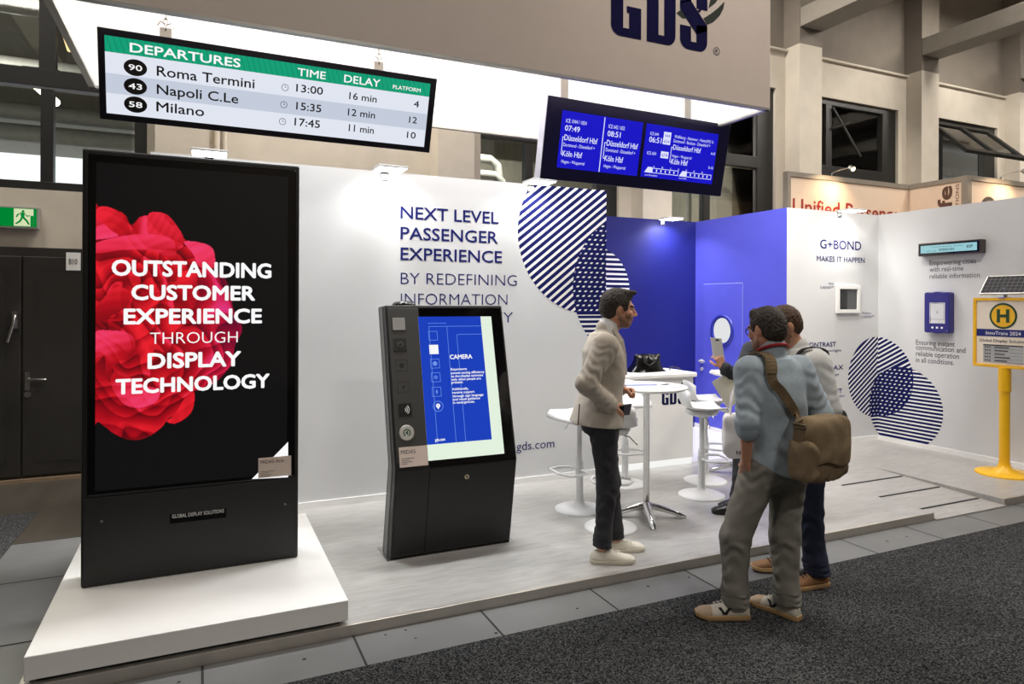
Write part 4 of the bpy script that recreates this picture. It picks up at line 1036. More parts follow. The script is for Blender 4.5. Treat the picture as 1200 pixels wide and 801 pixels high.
# ---- arm lights clipped on the wall tops
LEDON = glow('led_face', (255, 253, 248), 9.0)
def arm_light(x, y, z, label):
    """clip on the panel top, short arm towards the viewer, flat head with a lit underside and its own lamp"""
    t = thing('arm_light', label, 'lamp', (x, y, z), 'arm lights on the wall tops')
    m = MB(); m.box((x - .03, y - .015, z - .05), (x + .03, y - .002, z + .03)); m.box((x - .03, y - .015, z + .004), (x + .03, y + .075, z + .03)); make('clip', m, STEEL, t)
    m = MB(); m.tube([(x, y + .03, z + .03), (x, y - .02, z + .04), (x, y - .10, z + .028)], .012, 8); make('arm', m, STEEL, t)
    m = MB(); m.box((x - .128, y - .30, z + .006), (x + .128, y - .08, z + .026)); make('lamp_head', m, mat('lamp_grey', (196, 196, 196), 0.4), t, bevel=.004)
    m = MB(); m.box((x - .118, y - .29, z + .002), (x + .118, y - .09, z + .0065)); make('led_panel', m, LEDON, t)
    l = area('arm_light_beam', (x, y - .19, z - .004), (x, y - .10, z - 1.0), .26, .18, ARM_P * (2.0 if y > 7 else 1), (1, .99, .97), 140)
ARM_P = 5.5
arm_light(0.06, YA, H - .022, 'white arm light above the tall black display')
arm_light(1.46, YA, H - .022, 'white arm light on the back wall above the slogan, between the two hanging screens')
arm_light(2.88, YA, H - .022, 'white arm light on the back wall at the striped circle')
arm_light(5.72, YB, H - .022, 'white arm light on the dark blue alcove wall')
arm_light(7.16, YD, H - .022, 'white arm light on the wall corner right of the blue side wall')
# ================================================================== furniture, wall units, bus stop sign, neighbouring stand
# ---- counter in the alcove opening
CX0, CX1, CY0, CY1 = 3.76, 4.826, 5.83, 6.33
t = thing('counter', 'white reception counter with a dark blue logo, standing in the alcove opening', 'counter', ((CX0 + CX1) / 2, 6.1, 0))
m = MB(); m.box((CX0, CY0, 0.075), (CX1, CY1, 0.935)); BODY = make('body', m, WHITEP, t, bevel=0.006)
m = MB(); m.box((CX0 + .01, CY0 + .012, 0.004), (CX1 - .01, CY1 - .02, 0.075)); make('light_plinth', m, screen_glow('plinth_glow', (255, 255, 252), 0.9), t)
m = MB(); m.box((CX0 - .01, CY0 - .03, 0.935), (CX1 + .03, CY1 + .02, 0.985)); make('worktop', m, WHITEP, t, bevel=0.012)
pQ = Pl((0, CY0, 0)); m = MB()
x3, w_ = gds_letters(m, pQ, 4.41, 0.655, 0.165, 0.002, 0, 0.53, 0.10)
m.poly(pQ, [(x3 + w_ * .85, .72), (x3 + w_ * 1.35, .80), (x3 + w_ * 1.5, .87), (x3 + w_ * 1.1, .78)], .003, 1); m.poly(pQ, [(x3 + w_ * .1, .83), (x3 + w_ * .8, .9), (x3 + w_, .88)], .003, 1)
make('logo', m, [LOGOM, LOGOG], BODY)

# black glossy bag on the counter
t = thing('carrier_bag', 'crumpled glossy black bag lying on the reception counter', 'bag', (4.39, 6.08, 0.985))
m = MB(); rows = []
rb = random.Random(5)
for i in range(9):
    f = i / 8; hw = 0.235 - 0.09 * f ** 0.6 + (0.02 if f > .85 else 0); hd = 0.085 * (1 - f) ** 0.7 + 0.012; r = []
    for j in range(28):
        a = 2 * math.pi * j / 28; k = 1 + rb.uniform(-.07, .07)
        ca, sa_ = math.cos(a), math.sin(a)
        r.append((4.39 + hw * k * math.copysign(abs(ca) ** .7, ca) + .02 * f, 6.08 + hd * k * math.copysign(abs(sa_) ** .7, sa_), 0.987 + 0.185 * f + rb.uniform(-.006, .006) * (f > 0)))
    rows.append(r)
m.loft(rows); make('bag_body', m, mat('black_plastic_film', (10, 10, 11), 0.18, noise=0.1, bump=0.3, bscale=30), t)
m = MB(); m.tube([(4.33, 6.03, 1.165), (4.30, 5.99, 1.10), (4.36, 5.975, 1.06), (4.43, 5.98, 1.10), (4.42, 6.03, 1.165)], .008, 8); make('handle', m, mat('black_strap', (18, 18, 18), 0.6), t)
PAPER = mat('paper_white', (238, 238, 236), 0.6, noise=0.01); PAPBL = mat('paper_blue', (70, 86, 150), 0.5, noise=0.1)
def sheet(name, label, c, w, h, rz, z, mats, n=3, group=None):
    pl = Pl((c[0], c[1], z), (math.cos(rz), math.sin(rz), 0), (-math.sin(rz), math.cos(rz), 0))
    m = MB(); m.slab(pl, -w / 2, -h / 2, w / 2, h / 2, 0.0, 0.004 * n, 0)
    if len(mats) > 1: m.rect(pl, -w / 2 + .01, h * .1, w / 2 - .01, h / 2 - .01, .004 * n + .0006, 1)
    return setp(make(name, m, mats), label, 'paper', group)
sheet('leaflet', 'stack of leaflets at the left end of the counter beside the black bag', (3.98, 6.05), .21, .29, .2, .9855, [PAPER, PAPBL], 3)
sheet('leaflet', 'white leaflet right of the black bag on the counter', (4.66, 6.14), .30, .21, .2, .9855, [PAPER], 1)
m = MB(); m.tube([(4.72 + .07 * math.cos(R(a)), 6.0 + .05 * math.sin(R(a)), 1.0 + .03 * math.sin(R(a))) for a in range(0, 181, 15)], .006, 6); setp(make('cable', m, DKP), 'short black cable looped on the counter right of the bag', 'cable')

# ---- high bar table by the man in the jacket
def bar_table(x, y, h, r, label, rot=0.0):
    t = thing('bar_table', label, 'table', (x, y, 0))
    m = MB(); m.lathe((x, y, h - .028), [(0.0, 0), (r - .03, 0), (r, .012), (r, .02), (r - .008, .028), (0, .028)], 48); make('table_top', m, WHITEP, t)
    m = MB(); m.lathe((x, y, 0), [(.036, .09), (.028, .12), (.026, .2), (.026, h - .06), (.06, h - .045), (.06, h - .03)], 24); make('pole', m, CHROME, t)
    for k in range(4):
        a = rot + k * math.pi / 2; d = np.array((math.cos(a), math.sin(a), 0)); p = np.array((-math.sin(a), math.cos(a), 0)); rings = []
        for f in np.linspace(0, 1, 8):
            c = np.array((x, y, 0)) + d * (.02 + .30 * f); zt_ = .115 * (1 - f) ** .8 + .018; zb_ = max(0.0, zt_ - .03 - .02 * (1 - f)) * (1 if f < .85 else .0); hw = .036 - .012 * f if f < .95 else .016
            rings.append([tuple(c + p * hw + np.array((0, 0, zb_))), tuple(c + p * hw * .8 + np.array((0, 0, zt_ - .006))), tuple(c + np.array((0, 0, zt_))), tuple(c - p * hw * .8 + np.array((0, 0, zt_ - .006))), tuple(c - p * hw + np.array((0, 0, zb_)))])
        m = MB(); m.loft(rings); make('foot', m, CHROME, t)
    return t
bar_table(3.27, 4.52, 1.062, .325, 'round white bar table with a chrome pole beside the man in the beige jacket', R(-25))
sheet('leaflet', 'open leaflet lying on the front bar table', (3.20, 4.47), .30, .21, -.3, 1.0625, [PAPER, PAPBL], 1)
sheet('leaflet', 'dark edged magazine at the right of the front bar table', (3.43, 4.42), .13, .16, .4, 1.0625, [PAPER, DKP], 2)
bar_table(4.98, 5.30, 1.03, .30, 'white round bar table behind the person in the dark suit', R(50))
sheet('leaflet', 'white papers spread on the rear bar table', (4.86, 5.36), .22, .30, .9, 1.0305, [PAPER], 2)

# ---- white bar stools
STOOLW = mat('white_moulded_seat', (236, 237, 238), 0.3, noise=0.01)
STOOLP = mat('white_stool_pole', (226, 227, 228), 0.35, noise=0.01)
def make_stool(sz=0.78):
    t = thing('bar_stool', 'x', 'stool', (0, 0, 0), 'white bar stools')
    rows = []
    pts = [(-.192, .195), (-.187, .145), (-.175, .080), (-.145, .022), (-.09, .002), (0, -.004), (.10, .002), (.165, .006), (.19, -.006), (.195, -.03)]
    for j in range(15):
        s_ = -1 + 2 * j / 14; r = []
        for i, (y, z) in enumerate(pts):
            back = max(0, 1 - i / 4.0); hw = .205 - .022 * back
            side = abs(s_) ** 3
            r.append((hw * s_ * (1 - .02 * side), y + (.035 * side * back), z + .028 * side * (1 - back) * (1 if i < 8 else .3) - (.03 * side * back) + sz))
        rows.append(r)
    m = MB(); m.grid(rows); s_ = make('seat', m, STOOLW, t, solid=0.015)
    m = MB(); m.lathe((0, 0, sz), [(.03, -.08), (.13, -.05), (.15, -.02), (.14, -.006)], 24); make('seat_mount', m, STOOLP, t)
    m = MB(); m.lathe((0, 0, 0), [(.032, .03), (.03, .4), (.03, .42), (.022, .425), (.022, sz - .05)], 20); make('pole', m, STOOLP, t)
    m = MB(); m.lathe((0, 0, 0), [(.205, 0), (.205, .008), (.19, .016), (.12, .026), (.05, .042), (.034, .075), (.033, .10)], 40); make('base', m, STOOLP, t)
    m = MB(); k = [(0.03, .0), (.13, .02), (.16, .10), (.15, .20), (.0, .225), (-.15, .20), (-.16, .10), (-.13, .02), (-.03, 0)]
    m.tube([(x, y, .33) for x, y in k], .011, 8); m.cyl((0, 0, .30), (0, 0, .36), .036); make('footrest', m, STOOLP, t)
    m = MB(); m.tube([(.05, 0, sz - .055), (.14, .01, sz - .08), (.2, .01, sz - .14)], .006, 6); make('lever', m, STEEL, t)
    return t
st0 = make_stool()
spots = [(4.105, 4.842, -114, 'white bar stool right of the chrome table, front one of the two'),
         (4.47, 5.22, -112, 'white bar stool behind the front right one, before the blue door'),
         (2.89, 4.93, 95, 'white bar stool left of the man in the beige jacket'),
         (2.875, 4.43, -35, 'white bar stool hidden behind the legs of the man in the beige jacket'),
         (3.69, 5.44, 160, 'white bar stool between the chrome table and the counter')]
for i, (x, y, a, lb) in enumerate(spots):
    o = st0 if i == 0 else copy_tree(st0)
    o.location = (x, y, 0); o.rotation_euler.z = R(a); o['label'] = lb; o['group'] = 'white bar stools'

# ---- frame sample on the right back wall
t = thing('sample_frame', 'small white frame with a two tone dark glass sample on the white wall', 'frame', (7.31, YD, 1.61))
x0, z0, x1, z1 = 7.108, 1.612, 7.515, 1.955
m = MB()
for a in ((x0, z0, x1, z0 + .045), (x0, z1 - .045, x1, z1), (x0, z0 + .045, x0 + .045, z1 - .045), (x1 - .045, z0 + .045, x1, z1 - .045)): m.slab(pD, *a, 0.0, 0.03)
make('frame', m, WHITEP, t, bevel=0.003)
m = MB(); m.slab(pD, x0 + .045, z0 + .045, (x0 + x1) / 2 - .01, z1 - .045, 0, 0.012); make('glass_half', m, mat('sample_dark', (26, 26, 26), 0.12), t)
m = MB(); m.slab(pD, (x0 + x1) / 2 - .01, z0 + .045, x1 - .045, z1 - .045, 0, 0.012); make('glass_half', m, mat('sample_grey', (78, 80, 82), 0.2), t)

# ---- bar display on the right wall
t = thing('bar_display', 'long narrow black framed display with a pale blue screen on the right wall', 'display', (XE, 4.95, 2.36))
fx = XE - .10; pG = Pl((fx, 0, 0), (0, -1, 0))
m = MB(); m.box((fx, 4.633, 2.295), (XE - .002, 5.345, 2.445)); make('housing', m, mat('dark_housing', (58, 50, 50), 0.4, noise=.05), t, bevel=.006)
m = MB(); m.slab(pG, -5.33, 2.310, -4.648, 2.430, 0, .003); make('black_bezel', m, GLOSSB, t)
m = MB(); m.rect(pG, -5.312, 2.326, -4.668, 2.415, .0038); sc = make('screen', m, screen_glow('pale_blue_screen', (160, 214, 222), .85), t)
m = MB(); PB = mat('screen_ink', (60, 90, 110), .5)
m.text(pG, 'Central Railway Station', -5.18, 2.386, .36, .014, .0045); m.text(pG, 'NEXT STOP', -5.24, 2.338, .12, .016, .0045); m.text(pG, 'EMERSON', -5.09, 2.343, .17, .026, .0045, 0, .02)
m.text(pG, 'ESP', -4.745, 2.36, .065, .028, .0045, 0, .03, 'C')
make('screen_lettering', m, PB, sc)

# ---- blue wall unit
t = thing('wall_terminal', 'dark blue wall terminal with a small grey screen on the right wall', 'terminal', (XE, 5.13, 1.62))
fx = XE - .10; pU = Pl((fx, 0, 0), (0, -1, 0))
def terminal_outline(a0, b0, a1, b1):
    w = a1 - a0; top = [(a0 + w * f, b1 + .006 * math.cos(4 * math.pi * f) - .03 * max(0, abs(2 * f - 1) - .8) * 3) for f in np.linspace(1, 0, 15)]
    bot = [(a0 + w * f, b0 - .006 * math.cos(4 * math.pi * f) + .03 * max(0, abs(2 * f - 1) - .8) * 3) for f in np.linspace(0, 1, 15)]
    return bot + top
UB = mat('terminal_blue', (40, 38, 118), .4, noise=.03)
m = MB(); m.prism(pU, terminal_outline(-5.268, 1.392, -4.975, 1.868), -.098, 0.0); make('housing', m, UB, t, bevel=.008)
m = MB(); m.slab(pU, -5.20, 1.505, -5.02, 1.745, 0, .004); sc = make('screen', m, mat('epaper', (206, 208, 212), .5), t)
m = MB(); m.frame(pU, -5.19, 1.55, -5.03, 1.735, .003, .0048); m.text(pU, 'i', -5.11, 1.62, None, .035, .0048, 0, .02, 'C'); m.rect(pU, -5.193, 1.52, -5.185, 1.585, .005); m.rect(pU, -5.15, 1.738, -5.10, 1.742, .005)
make('screen_marks', m, DARKTXT, sc)
for a in (-5.165, -5.11, -5.055):
    m = MB(); m.cyl(pU.pt(a, 1.455, 0), pU.pt(a, 1.455, .008), .012, n=16); make('button', m, WHITEP, t)
m = MB(); m.cyl(pU.pt(-4.995, 1.42, 0), pU.pt(-4.995, 1.42, .004), .006, n=12); make('screw', m, STEEL, t)

# ---- yellow bus stop sign with a solar panel
YEL = mat('signal_yellow', (242, 186, 22), .38, noise=.02)
bx, by = 7.457, 4.2
t = thing('bus_stop_sign', 'yellow bus stop sign on a round foot with a solar panel at the right end', 'sign', (bx, by, 0))
m = MB(); m.lathe((bx, by, 0), [(.255, 0), (.255, .014), (.24, .022), (.13, .026), (.125, .04), (.07, .052), (.052, .10), (.05, .12)], 40); make('foot', m, YEL, t)
m = MB(); m.cyl((bx, by, .1), (bx, by, .97), .047, n=24); m.cyl((bx, by, .84), (bx, by, 1.085), .056, n=24); make('pole', m, YEL, t)
pS2 = Pl((bx - .03, by, 1.08), (0, -1, 0)); hw, hh = .29, .715
m = MB(); m.slab(pS2, -hw, 0, hw, .03, -.06, .012); m.slab(pS2, -hw, hh - .03, hw, hh, -.06, .012); m.slab(pS2, -hw, .03, -hw + .03, hh - .03, -.06, .012); m.slab(pS2, hw - .03, .03, hw, hh - .03, -.06, .012)
make('sign_frame', m, YEL, t, bevel=.004)
m = MB(); m.slab(pS2, -hw + .03, .03, hw - .03, hh - .03, -.05, 0.0); pn = make('sign_panel', m, mat('cream_panel', (240, 228, 208), .4, noise=.01), t)
GRN = mat('sign_green', (24, 66, 34), .5)
cz_ = hh - .185
m = MB(); m.disc(pS2, 0, cz_, .132, .002, 0, 40); m.disc(pS2, 0, cz_, .112, .003, 1, 40)
for q in ((-.06, -.068, -.028, .068), (.028, -.068, .06, .068), (-.03, -.015, .03, .015)): m.rect(pS2, q[0], cz_ + q[1], q[2], cz_ + q[3], .004, 0)
make('stop_emblem', m, [GRN, mat('emblem_yellow', (246, 190, 30), .45)], pn)
m = MB(); m.rect(pS2, -hw + .032, .318, hw - .032, .392, .002, 0); m.text(pS2, 'InnoTrans 2024', 0, .337, .33, .034, .003, 1, .012, 'C'); make('title_band', m, [mat('band_blue', (28, 36, 112), .4), PRINTW], pn)
m = MB(); m.text(pS2, 'Global Display Solutions', 0, .262, .46, .028, .002, 0, .004, 'C'); make('name_line', m, INKD, pn)
m = MB(); m.slab(pS2, -.19, .055, .19, .235, 0, .006, 0); 
for i in range(5):
    b = .20 - i * .034; m.rect(pS2, -.185, b - .008, .185, b - .006, .0066, 1); [m.rect(pS2, -.175 + .022 * q, b + .002, -.160 + .022 * q, b + .015, .0066, 1) for q in range(3)]; m.rect(pS2, -.08, b + .002, (.06, .05, .02, .07, .04)[i], b + .013, .0066, 1)
m.rect(pS2, -.19, .222, .19, .235, .0066, 1)
make('timetable_display', m, [mat('epaper_grey', (176, 178, 176), .5), INKD], pn)
sv = np.array((.60, 0, .80)); pP = Pl((bx - .05, by + .01, 1.835), (0, -1, 0), sv)
m = MB(); m.slab(pP, -.215, 0, .215, .235, -.02, .004); so = make('solar_panel', m, mat('panel_rim', (214, 214, 212), .35, .4), t, bevel=.003)
m = MB(); m.rect(pP, -.205, .012, .205, .228, .005, 0)
for i in range(1, 9): m.rect(pP, -.205 + .0456 * i - .0012, .012, -.205 + .0456 * i + .0012, .228, .0056, 1)
for i in range(1, 5): m.rect(pP, -.205, .012 + .0432 * i - .0012, .205, .012 + .0432 * i + .0012, .0056, 1)
make('solar_cells', m, [mat('solar_cell', (20, 20, 28), .45, spec=.2), mat('cell_line', (96, 96, 110), .4)], so)
m = MB(); m.cyl((bx, by, 1.79), (bx, by, 1.90), .02, n=12); m.box((bx - .06, by - .03, 1.79), (bx + .06, by + .03, 1.80)); make('panel_bracket', m, STEEL, t)

# ---- neighbouring stand beyond the right wall
CREAM = mat('cream_board', (232, 208, 184), .6, noise=.02); REDT = mat('red_print', (158, 34, 30), .5); BRNT = mat('brown_print', (92, 60, 44), .5)
RAILG = mat('grey_rail', (150, 142, 130), .45, .3)
NX, NY, NZ = 10.243, 7.2, 3.6
t = thing('stand_partition', 'cream partition with red wording rising behind the white wall corner', 'partition', (8.9, NY, ZG))
m = MB(); m.box((7.66, NY, ZG), (NX, NY + .05, NZ - .05)); bd = make('board', m, CREAM, t)
m = MB(); m.box((7.62, NY - .02, NZ - .05), (NX, NY + .07, NZ + .02)); m.box((7.62, NY - .02, ZG), (7.68, NY + .07, NZ - .05)); make('rail', m, RAILG, t)
pN = Pl((0, NY, 0)); m = MB(); m.text(pN, 'Unified Passenger', 7.74, 3.03, 2.42, .21, .003, 0, .012); make('lettering', m, REDT, bd)
t = thing('stand_partition', 'cream side partition with brown upright wording beyond the right wall', 'partition', (NX, 6.75, ZG))
m = MB(); m.box((NX, 6.36, ZG), (NX + .05, NY, NZ - .05)); bd = make('board', m, CREAM, t)
m = MB(); m.box((NX - .02, 6.36, NZ - .05), (NX + .07, NY, NZ + .02)); m.box((NX - .03, 6.27, ZG), (NX + .07, 6.36, NZ + .02)); make('rail', m, RAILG, t)
pM = Pl((NX, 0, 0), (0, 0, 1), (0, 1, 0)); pM.n = np.array((-1.0, 0, 0))
m = MB(); m.text(pM, 'life', 3.0, 6.52, .50, .20, .004, 0, .035); m.text(pM, 'SOLUTIONS', 2.9, 6.41, .62, .05, .004, 0, .0); make('lettering', m, BRNT, bd)
t = thing('stand_partition', 'cream partition at the right edge of the picture beyond the right wall', 'partition', (11.2, 6.27, ZG))
m = MB(); m.box((NX + .07, 6.27, ZG), (12.6, 6.32, NZ - .05)); bd = make('board', m, CREAM, t)
m = MB(); m.box((NX + .07, 6.25, NZ - .05), (12.6, 6.34, NZ + .02)); make('rail', m, RAILG, t)
pR = Pl((0, 6.27, 0)); m = MB(); m.ring(pR, 10.72, 3.12, .16, .22, .003, 0, 30); m.disc(pR, 10.72, 3.12, .15, .003, 0); make('round_emblem', m, mat('emblem_brown', (70, 62, 58), .5), bd)
for x, y, lb in ((8.55, NY, 'small spot lamp on the rail above the red wording'), (11.05, 6.27, 'small spot lamp on the rail at the right edge of the picture')):
    t = thing('rail_spot', lb, 'lamp', (x, y, NZ + .02))
    m = MB(); m.cyl((x, y + .02, NZ + .02), (x, y + .02, NZ + .07), .012, n=10); m.tube([(x, y + .02, NZ + .07), (x + .02, y - .1, NZ + .10), (x + .03, y - .28, NZ + .11)], .008, 6); make('arm', m, STEEL, t)
    m = MB(); m.cyl((x + .03, y - .26, NZ + .12), (x + .03, y - .32, NZ + .075), .03, .04, n=14); make('lamp_head', m, STEEL, t)
    m = MB(); m.cyl((x + .03, y - .321, NZ + .0745), (x + .03, y - .325, NZ + .072), .032, n=14); make('lens', m, glow('warm_lens', (255, 214, 160), 6.0), t)
    area('rail_spot_beam', (x + .03, y - .34, NZ + .055), (x - .1, y + .05, NZ - .5), .06, .06, 5, (1, .72, .45), 120)
# ================================================================== figures: signed distance volumes turned into smooth meshes
f32 = np.float32
class Vol:
    def __init__(s, lo, hi, h):
        s.lo = np.array(lo, float); s.h = h
        s.n = np.ceil((np.array(hi, float) - s.lo) / h).astype(int) + 1
        s.F = np.full(tuple(s.n), 0.2, f32)
        s.ax = [(s.lo[i] + h * np.arange(s.n[i])).astype(f32) for i in range(3)]
    def sub(s, lo, hi):
        a = np.clip(np.floor((np.array(lo) - s.lo) / s.h).astype(int), 0, s.n); b = np.clip(np.ceil((np.array(hi) - s.lo) / s.h).astype(int) + 1, 0, s.n)
        sl = tuple(slice(a[i], b[i]) for i in range(3))
        return sl, (s.ax[0][sl[0]][:, None, None], s.ax[1][sl[1]][None, :, None], s.ax[2][sl[2]][None, None, :])
    def put(s, sl, d, k, op='u'):
        A = s.F[sl]
        if A.size == 0: return
        if op == 'u':
            if k > 0:
                t = np.clip(0.5 + 0.5 * (A - d) / k, 0, 1); s.F[sl] = A * (1 - t) + d * t - k * t * (1 - t)
            else: s.F[sl] = np.minimum(A, d)
        elif op == 's':
            d = -d; kk = max(k, 1e-4); t = np.clip(0.5 + 0.5 * (d - A) / kk, 0, 1); s.F[sl] = A * (1 - t) + d * t + kk * t * (1 - t)
    def cone(s, p, q, r0, r1, k=0.02, op='u', fold=None, sq=None):
        """tapered limb from p to q; fold=(amplitude, waves) wrinkles it along its length; sq=(axis, factor) flattens it"""
        p = np.array(p, float); q = np.array(q, float); m = max(r0, r1) + 2 * k + 0.03
        sl, (X, Y, Z) = s.sub(np.minimum(p, q) - m, np.maximum(p, q) + m)
        d = q - p; L2 = float(d @ d) + 1e-9
        x, y, z = X - p[0], Y - p[1], Z - p[2]
        t = np.clip((x * d[0] + y * d[1] + z * d[2]) / L2, 0, 1)
        ex, ey, ez = x - t * d[0], y - t * d[1], z - t * d[2]
        if sq is not None:
            a = np.array(sq[0], float); a /= np.linalg.norm(a); w = ex * a[0] + ey * a[1] + ez * a[2]; g = sq[1] - 1
            ex, ey, ez = ex + g * w * a[0], ey + g * w * a[1], ez + g * w * a[2]
        D = np.sqrt(ex * ex + ey * ey + ez * ez) - (r0 + (r1 - r0) * t)
        if fold:
            a1 = np.cross(d, (0.3, 0.5, 0.81)); a1 /= np.linalg.norm(a1) + 1e-9; a2 = np.cross(d, a1); a2 /= np.linalg.norm(a2) + 1e-9
            u = x * a1[0] + y * a1[1] + z * a1[2]; v = x * a2[0] + y * a2[1] + z * a2[2]
            L_ = math.sqrt(L2); tl = t * L_
            wob = 2.3 * np.sin(19 * u + 11 * tl + 1.3) + 2.0 * np.sin(23 * v - 9 * tl + fold[1]) + 1.2 * np.sin(41 * u + 37 * v)
            am = 0.45 + 0.55 * np.sin(21 * v + 13 * tl + 2.1 * np.sin(17 * u + fold[1]))
            end = 0.30 + 0.70 * np.clip(np.abs(t - 0.45) * 2.0, 0, 1) ** 1.5
            D = D - fold[0] * end * am * np.sin(fold[1] * 2 * np.pi * t + wob) - fold[0] * .35 * np.sin(31 * u - 22 * tl + 2 * np.sin(27 * v))
        s.put(sl, D, k, op)
    def ell(s, c, r, ax=None, k=0.02, op='u', pw=2):
        c = np.array(c, float); r = np.array(r, float); m = r.max() + 2 * k + 0.03
        sl, (X, Y, Z) = s.sub(c - m, c + m)
        x, y, z = X - c[0], Y - c[1], Z - c[2]
        A = np.eye(3) if ax is None else np.array(ax)
        q = [(x * A[i][0] + y * A[i][1] + z * A[i][2]) / r[i] for i in range(3)]
        n = (np.abs(q[0]) ** pw + np.abs(q[1]) ** pw + np.abs(q[2]) ** pw) ** (1 / pw)
        g = np.sqrt(q[0] ** 2 / r[0] ** 2 + q[1] ** 2 / r[1] ** 2 + q[2] ** 2 / r[2] ** 2) + 1e-6
        D = n * (n - 1) / np.maximum(g, 1e-6) if pw == 2 else (n - 1) * r.min()
        s.put(sl, D.astype(f32), k, op)
    def stack(s, o, ax, secs, k=0.02, op='u', pw=2.4, fold=None):
        """trunk along ax[2]: secs = (height, side half width, front half depth, back half depth, forward shift, side shift)"""
        secs = np.array([tuple(q) + (0.0,) * (6 - len(q)) for q in secs], float); o = np.array(o, float); A = np.array(ax)
        m = max(secs[:, 1].max(), np.abs(secs[:, 0]).max(), secs[:, 2].max()) + 0.25
        sl, (X, Y, Z) = s.sub(o - m, o + m)
        x, y, z = X - o[0], Y - o[1], Z - o[2]
        u = x * A[0][0] + y * A[0][1] + z * A[0][2]; v = x * A[1][0] + y * A[1][1] + z * A[1][2]; w = x * A[2][0] + y * A[2][1] + z * A[2][2]
        h = np.linspace(secs[0, 0], secs[-1, 0], 80)
        def sp(col):
            y_ = np.interp(h, secs[:, 0], secs[:, col]); kr = np.array([1, 2, 3, 4, 3, 2, 1.]); kr /= kr.sum(); return np.convolve(np.pad(y_, 3, 'edge'), kr, 'valid')
        a, bf, bb, cf, cs = (np.interp(w, h, sp(i)).astype(f32) for i in range(1, 6))
        v = v - cf; u = u - cs
        b = np.where(v > 0, bf, bb)
        n = (np.abs(u / a) ** pw + np.abs(v / b) ** pw) ** (1 / pw)
        D = (n - 1) * np.minimum(a, b)
        if fold: D = D - fold[0] * np.sin(fold[1] * w + 14 * u + 2.2 * np.sin(17 * v + 9 * u)) 
        e = np.maximum(secs[0, 0] - w, w - secs[-1, 0])
        D = np.where(e > -0.01, np.maximum(D, e), D)
        s.put(sl, D.astype(f32), k, op)
    def cut(s, c, n, k=0.004):
        """remove everything on the side n points to from c"""
        X, Y, Z = s.ax[0][:, None, None], s.ax[1][None, :, None], s.ax[2][None, None, :]
        D = (X - c[0]) * n[0] + (Y - c[1]) * n[1] + (Z - c[2]) * n[2]
        s.F = np.maximum(s.F, D.astype(f32))
    def rough(s, amp, fr, seed=0):
        X, Y, Z = s.ax[0][:, None, None], s.ax[1][None, :, None], s.ax[2][None, None, :]
        s.F = (s.F - amp * (np.sin(fr * X + 1.7 * seed + 1.5 * np.sin(fr * .6 * Z)) * np.sin(fr * 1.1 * Y + seed + 1.3 * np.sin(fr * .5 * X)) * np.sin(fr * .9 * Z + 0.5 * seed + 1.2 * np.sin(fr * .7 * Y)))).astype(f32)
    def mesh(s):
        F = s.F; S_ = F < 0; h = s.h
        c = [S_[i:S_.shape[0] - 1 + i, j:S_.shape[1] - 1 + j, k:S_.shape[2] - 1 + k] for i in (0, 1) for j in (0, 1) for k in (0, 1)]
        any_ = c[0].copy(); all_ = c[0].copy()
        for q in c[1:]: any_ |= q; all_ &= q
        act = any_ & ~all_; I = np.argwhere(act)
        if len(I) == 0: return np.zeros((0, 3)), np.zeros((0, 4), int)
        acc = np.zeros((len(I), 3)); cnt = np.zeros(len(I))
        cor = [np.array((i, j, k)) for i in (0, 1) for j in (0, 1) for k in (0, 1)]
        val = [F[I[:, 0] + q[0], I[:, 1] + q[1], I[:, 2] + q[2]].astype(float) for q in cor]
        for a in range(8):
            for b in range(a + 1, 8):
                if np.abs(cor[a] - cor[b]).sum() != 1: continue
                va, vb = val[a], val[b]; m = (va < 0) != (vb < 0)
                t = np.where(m, va / np.where(m, va - vb, 1), 0)
                acc[m] += (cor[a] + t[:, None] * (cor[b] - cor[a]))[m]; cnt[m] += 1
        V = s.lo + (I + acc / cnt[:, None]) * h
        idx = np.full(act.shape, -1, int); idx[I[:, 0], I[:, 1], I[:, 2]] = np.arange(len(I))
        Q = []
        for ax in range(3):
            o1, o2 = (ax + 1) % 3, (ax + 2) % 3
            A = np.take(S_, range(S_.shape[ax] - 1), ax); B = np.take(S_, range(1, S_.shape[ax]), ax)
            E = np.argwhere(A != B); E = E[(E[:, o1] > 0) & (E[:, o2] > 0) & (E[:, o1] < S_.shape[o1] - 1) & (E[:, o2] < S_.shape[o2] - 1)]
            fl = A[E[:, 0], E[:, 1], E[:, 2]]
            def cell(d1, d2):
                G = E.copy(); G[:, o1] -= d1; G[:, o2] -= d2; return idx[G[:, 0], G[:, 1], G[:, 2]]
            q = np.stack([cell(1, 1), cell(0, 1), cell(0, 0), cell(1, 0)], 1)
            q[~fl] = q[~fl][:, ::-1]; Q.append(q)
        Q = np.concatenate(Q); Q = Q[(Q >= 0).all(1)]
        return V, Q

def vol_obj(name, vol, mats, parent, pick=None, keep=False):
    V, Q = vol.mesh()
    me = bpy.data.meshes.new(name)
    off = np.array(BASE.get(parent.name, (0, 0, 0))) if parent else np.zeros(3)
    if not isinstance(mats, (list, tuple)): mats = [mats]
    me.vertices.add(len(V)); me.vertices.foreach_set('co', (V - off).ravel())
    me.loops.add(len(Q) * 4); me.loops.foreach_set('vertex_index', Q.ravel())
    me.polygons.add(len(Q)); me.polygons.foreach_set('loop_start', np.arange(len(Q)) * 4); me.polygons.foreach_set('loop_total', np.full(len(Q), 4))
    for mt in mats: me.materials.append(mt)
    if pick is not None: me.polygons.foreach_set('material_index', pick(V[Q].mean(1)).astype(int))
    me.polygons.foreach_set('use_smooth', np.ones(len(Q), bool))
    me.update(); me.validate()
    o = bpy.data.objects.new(name, me); COL.objects.link(o)
    if parent: o.parent = parent
    BASE[o.name] = tuple(off)
    return o

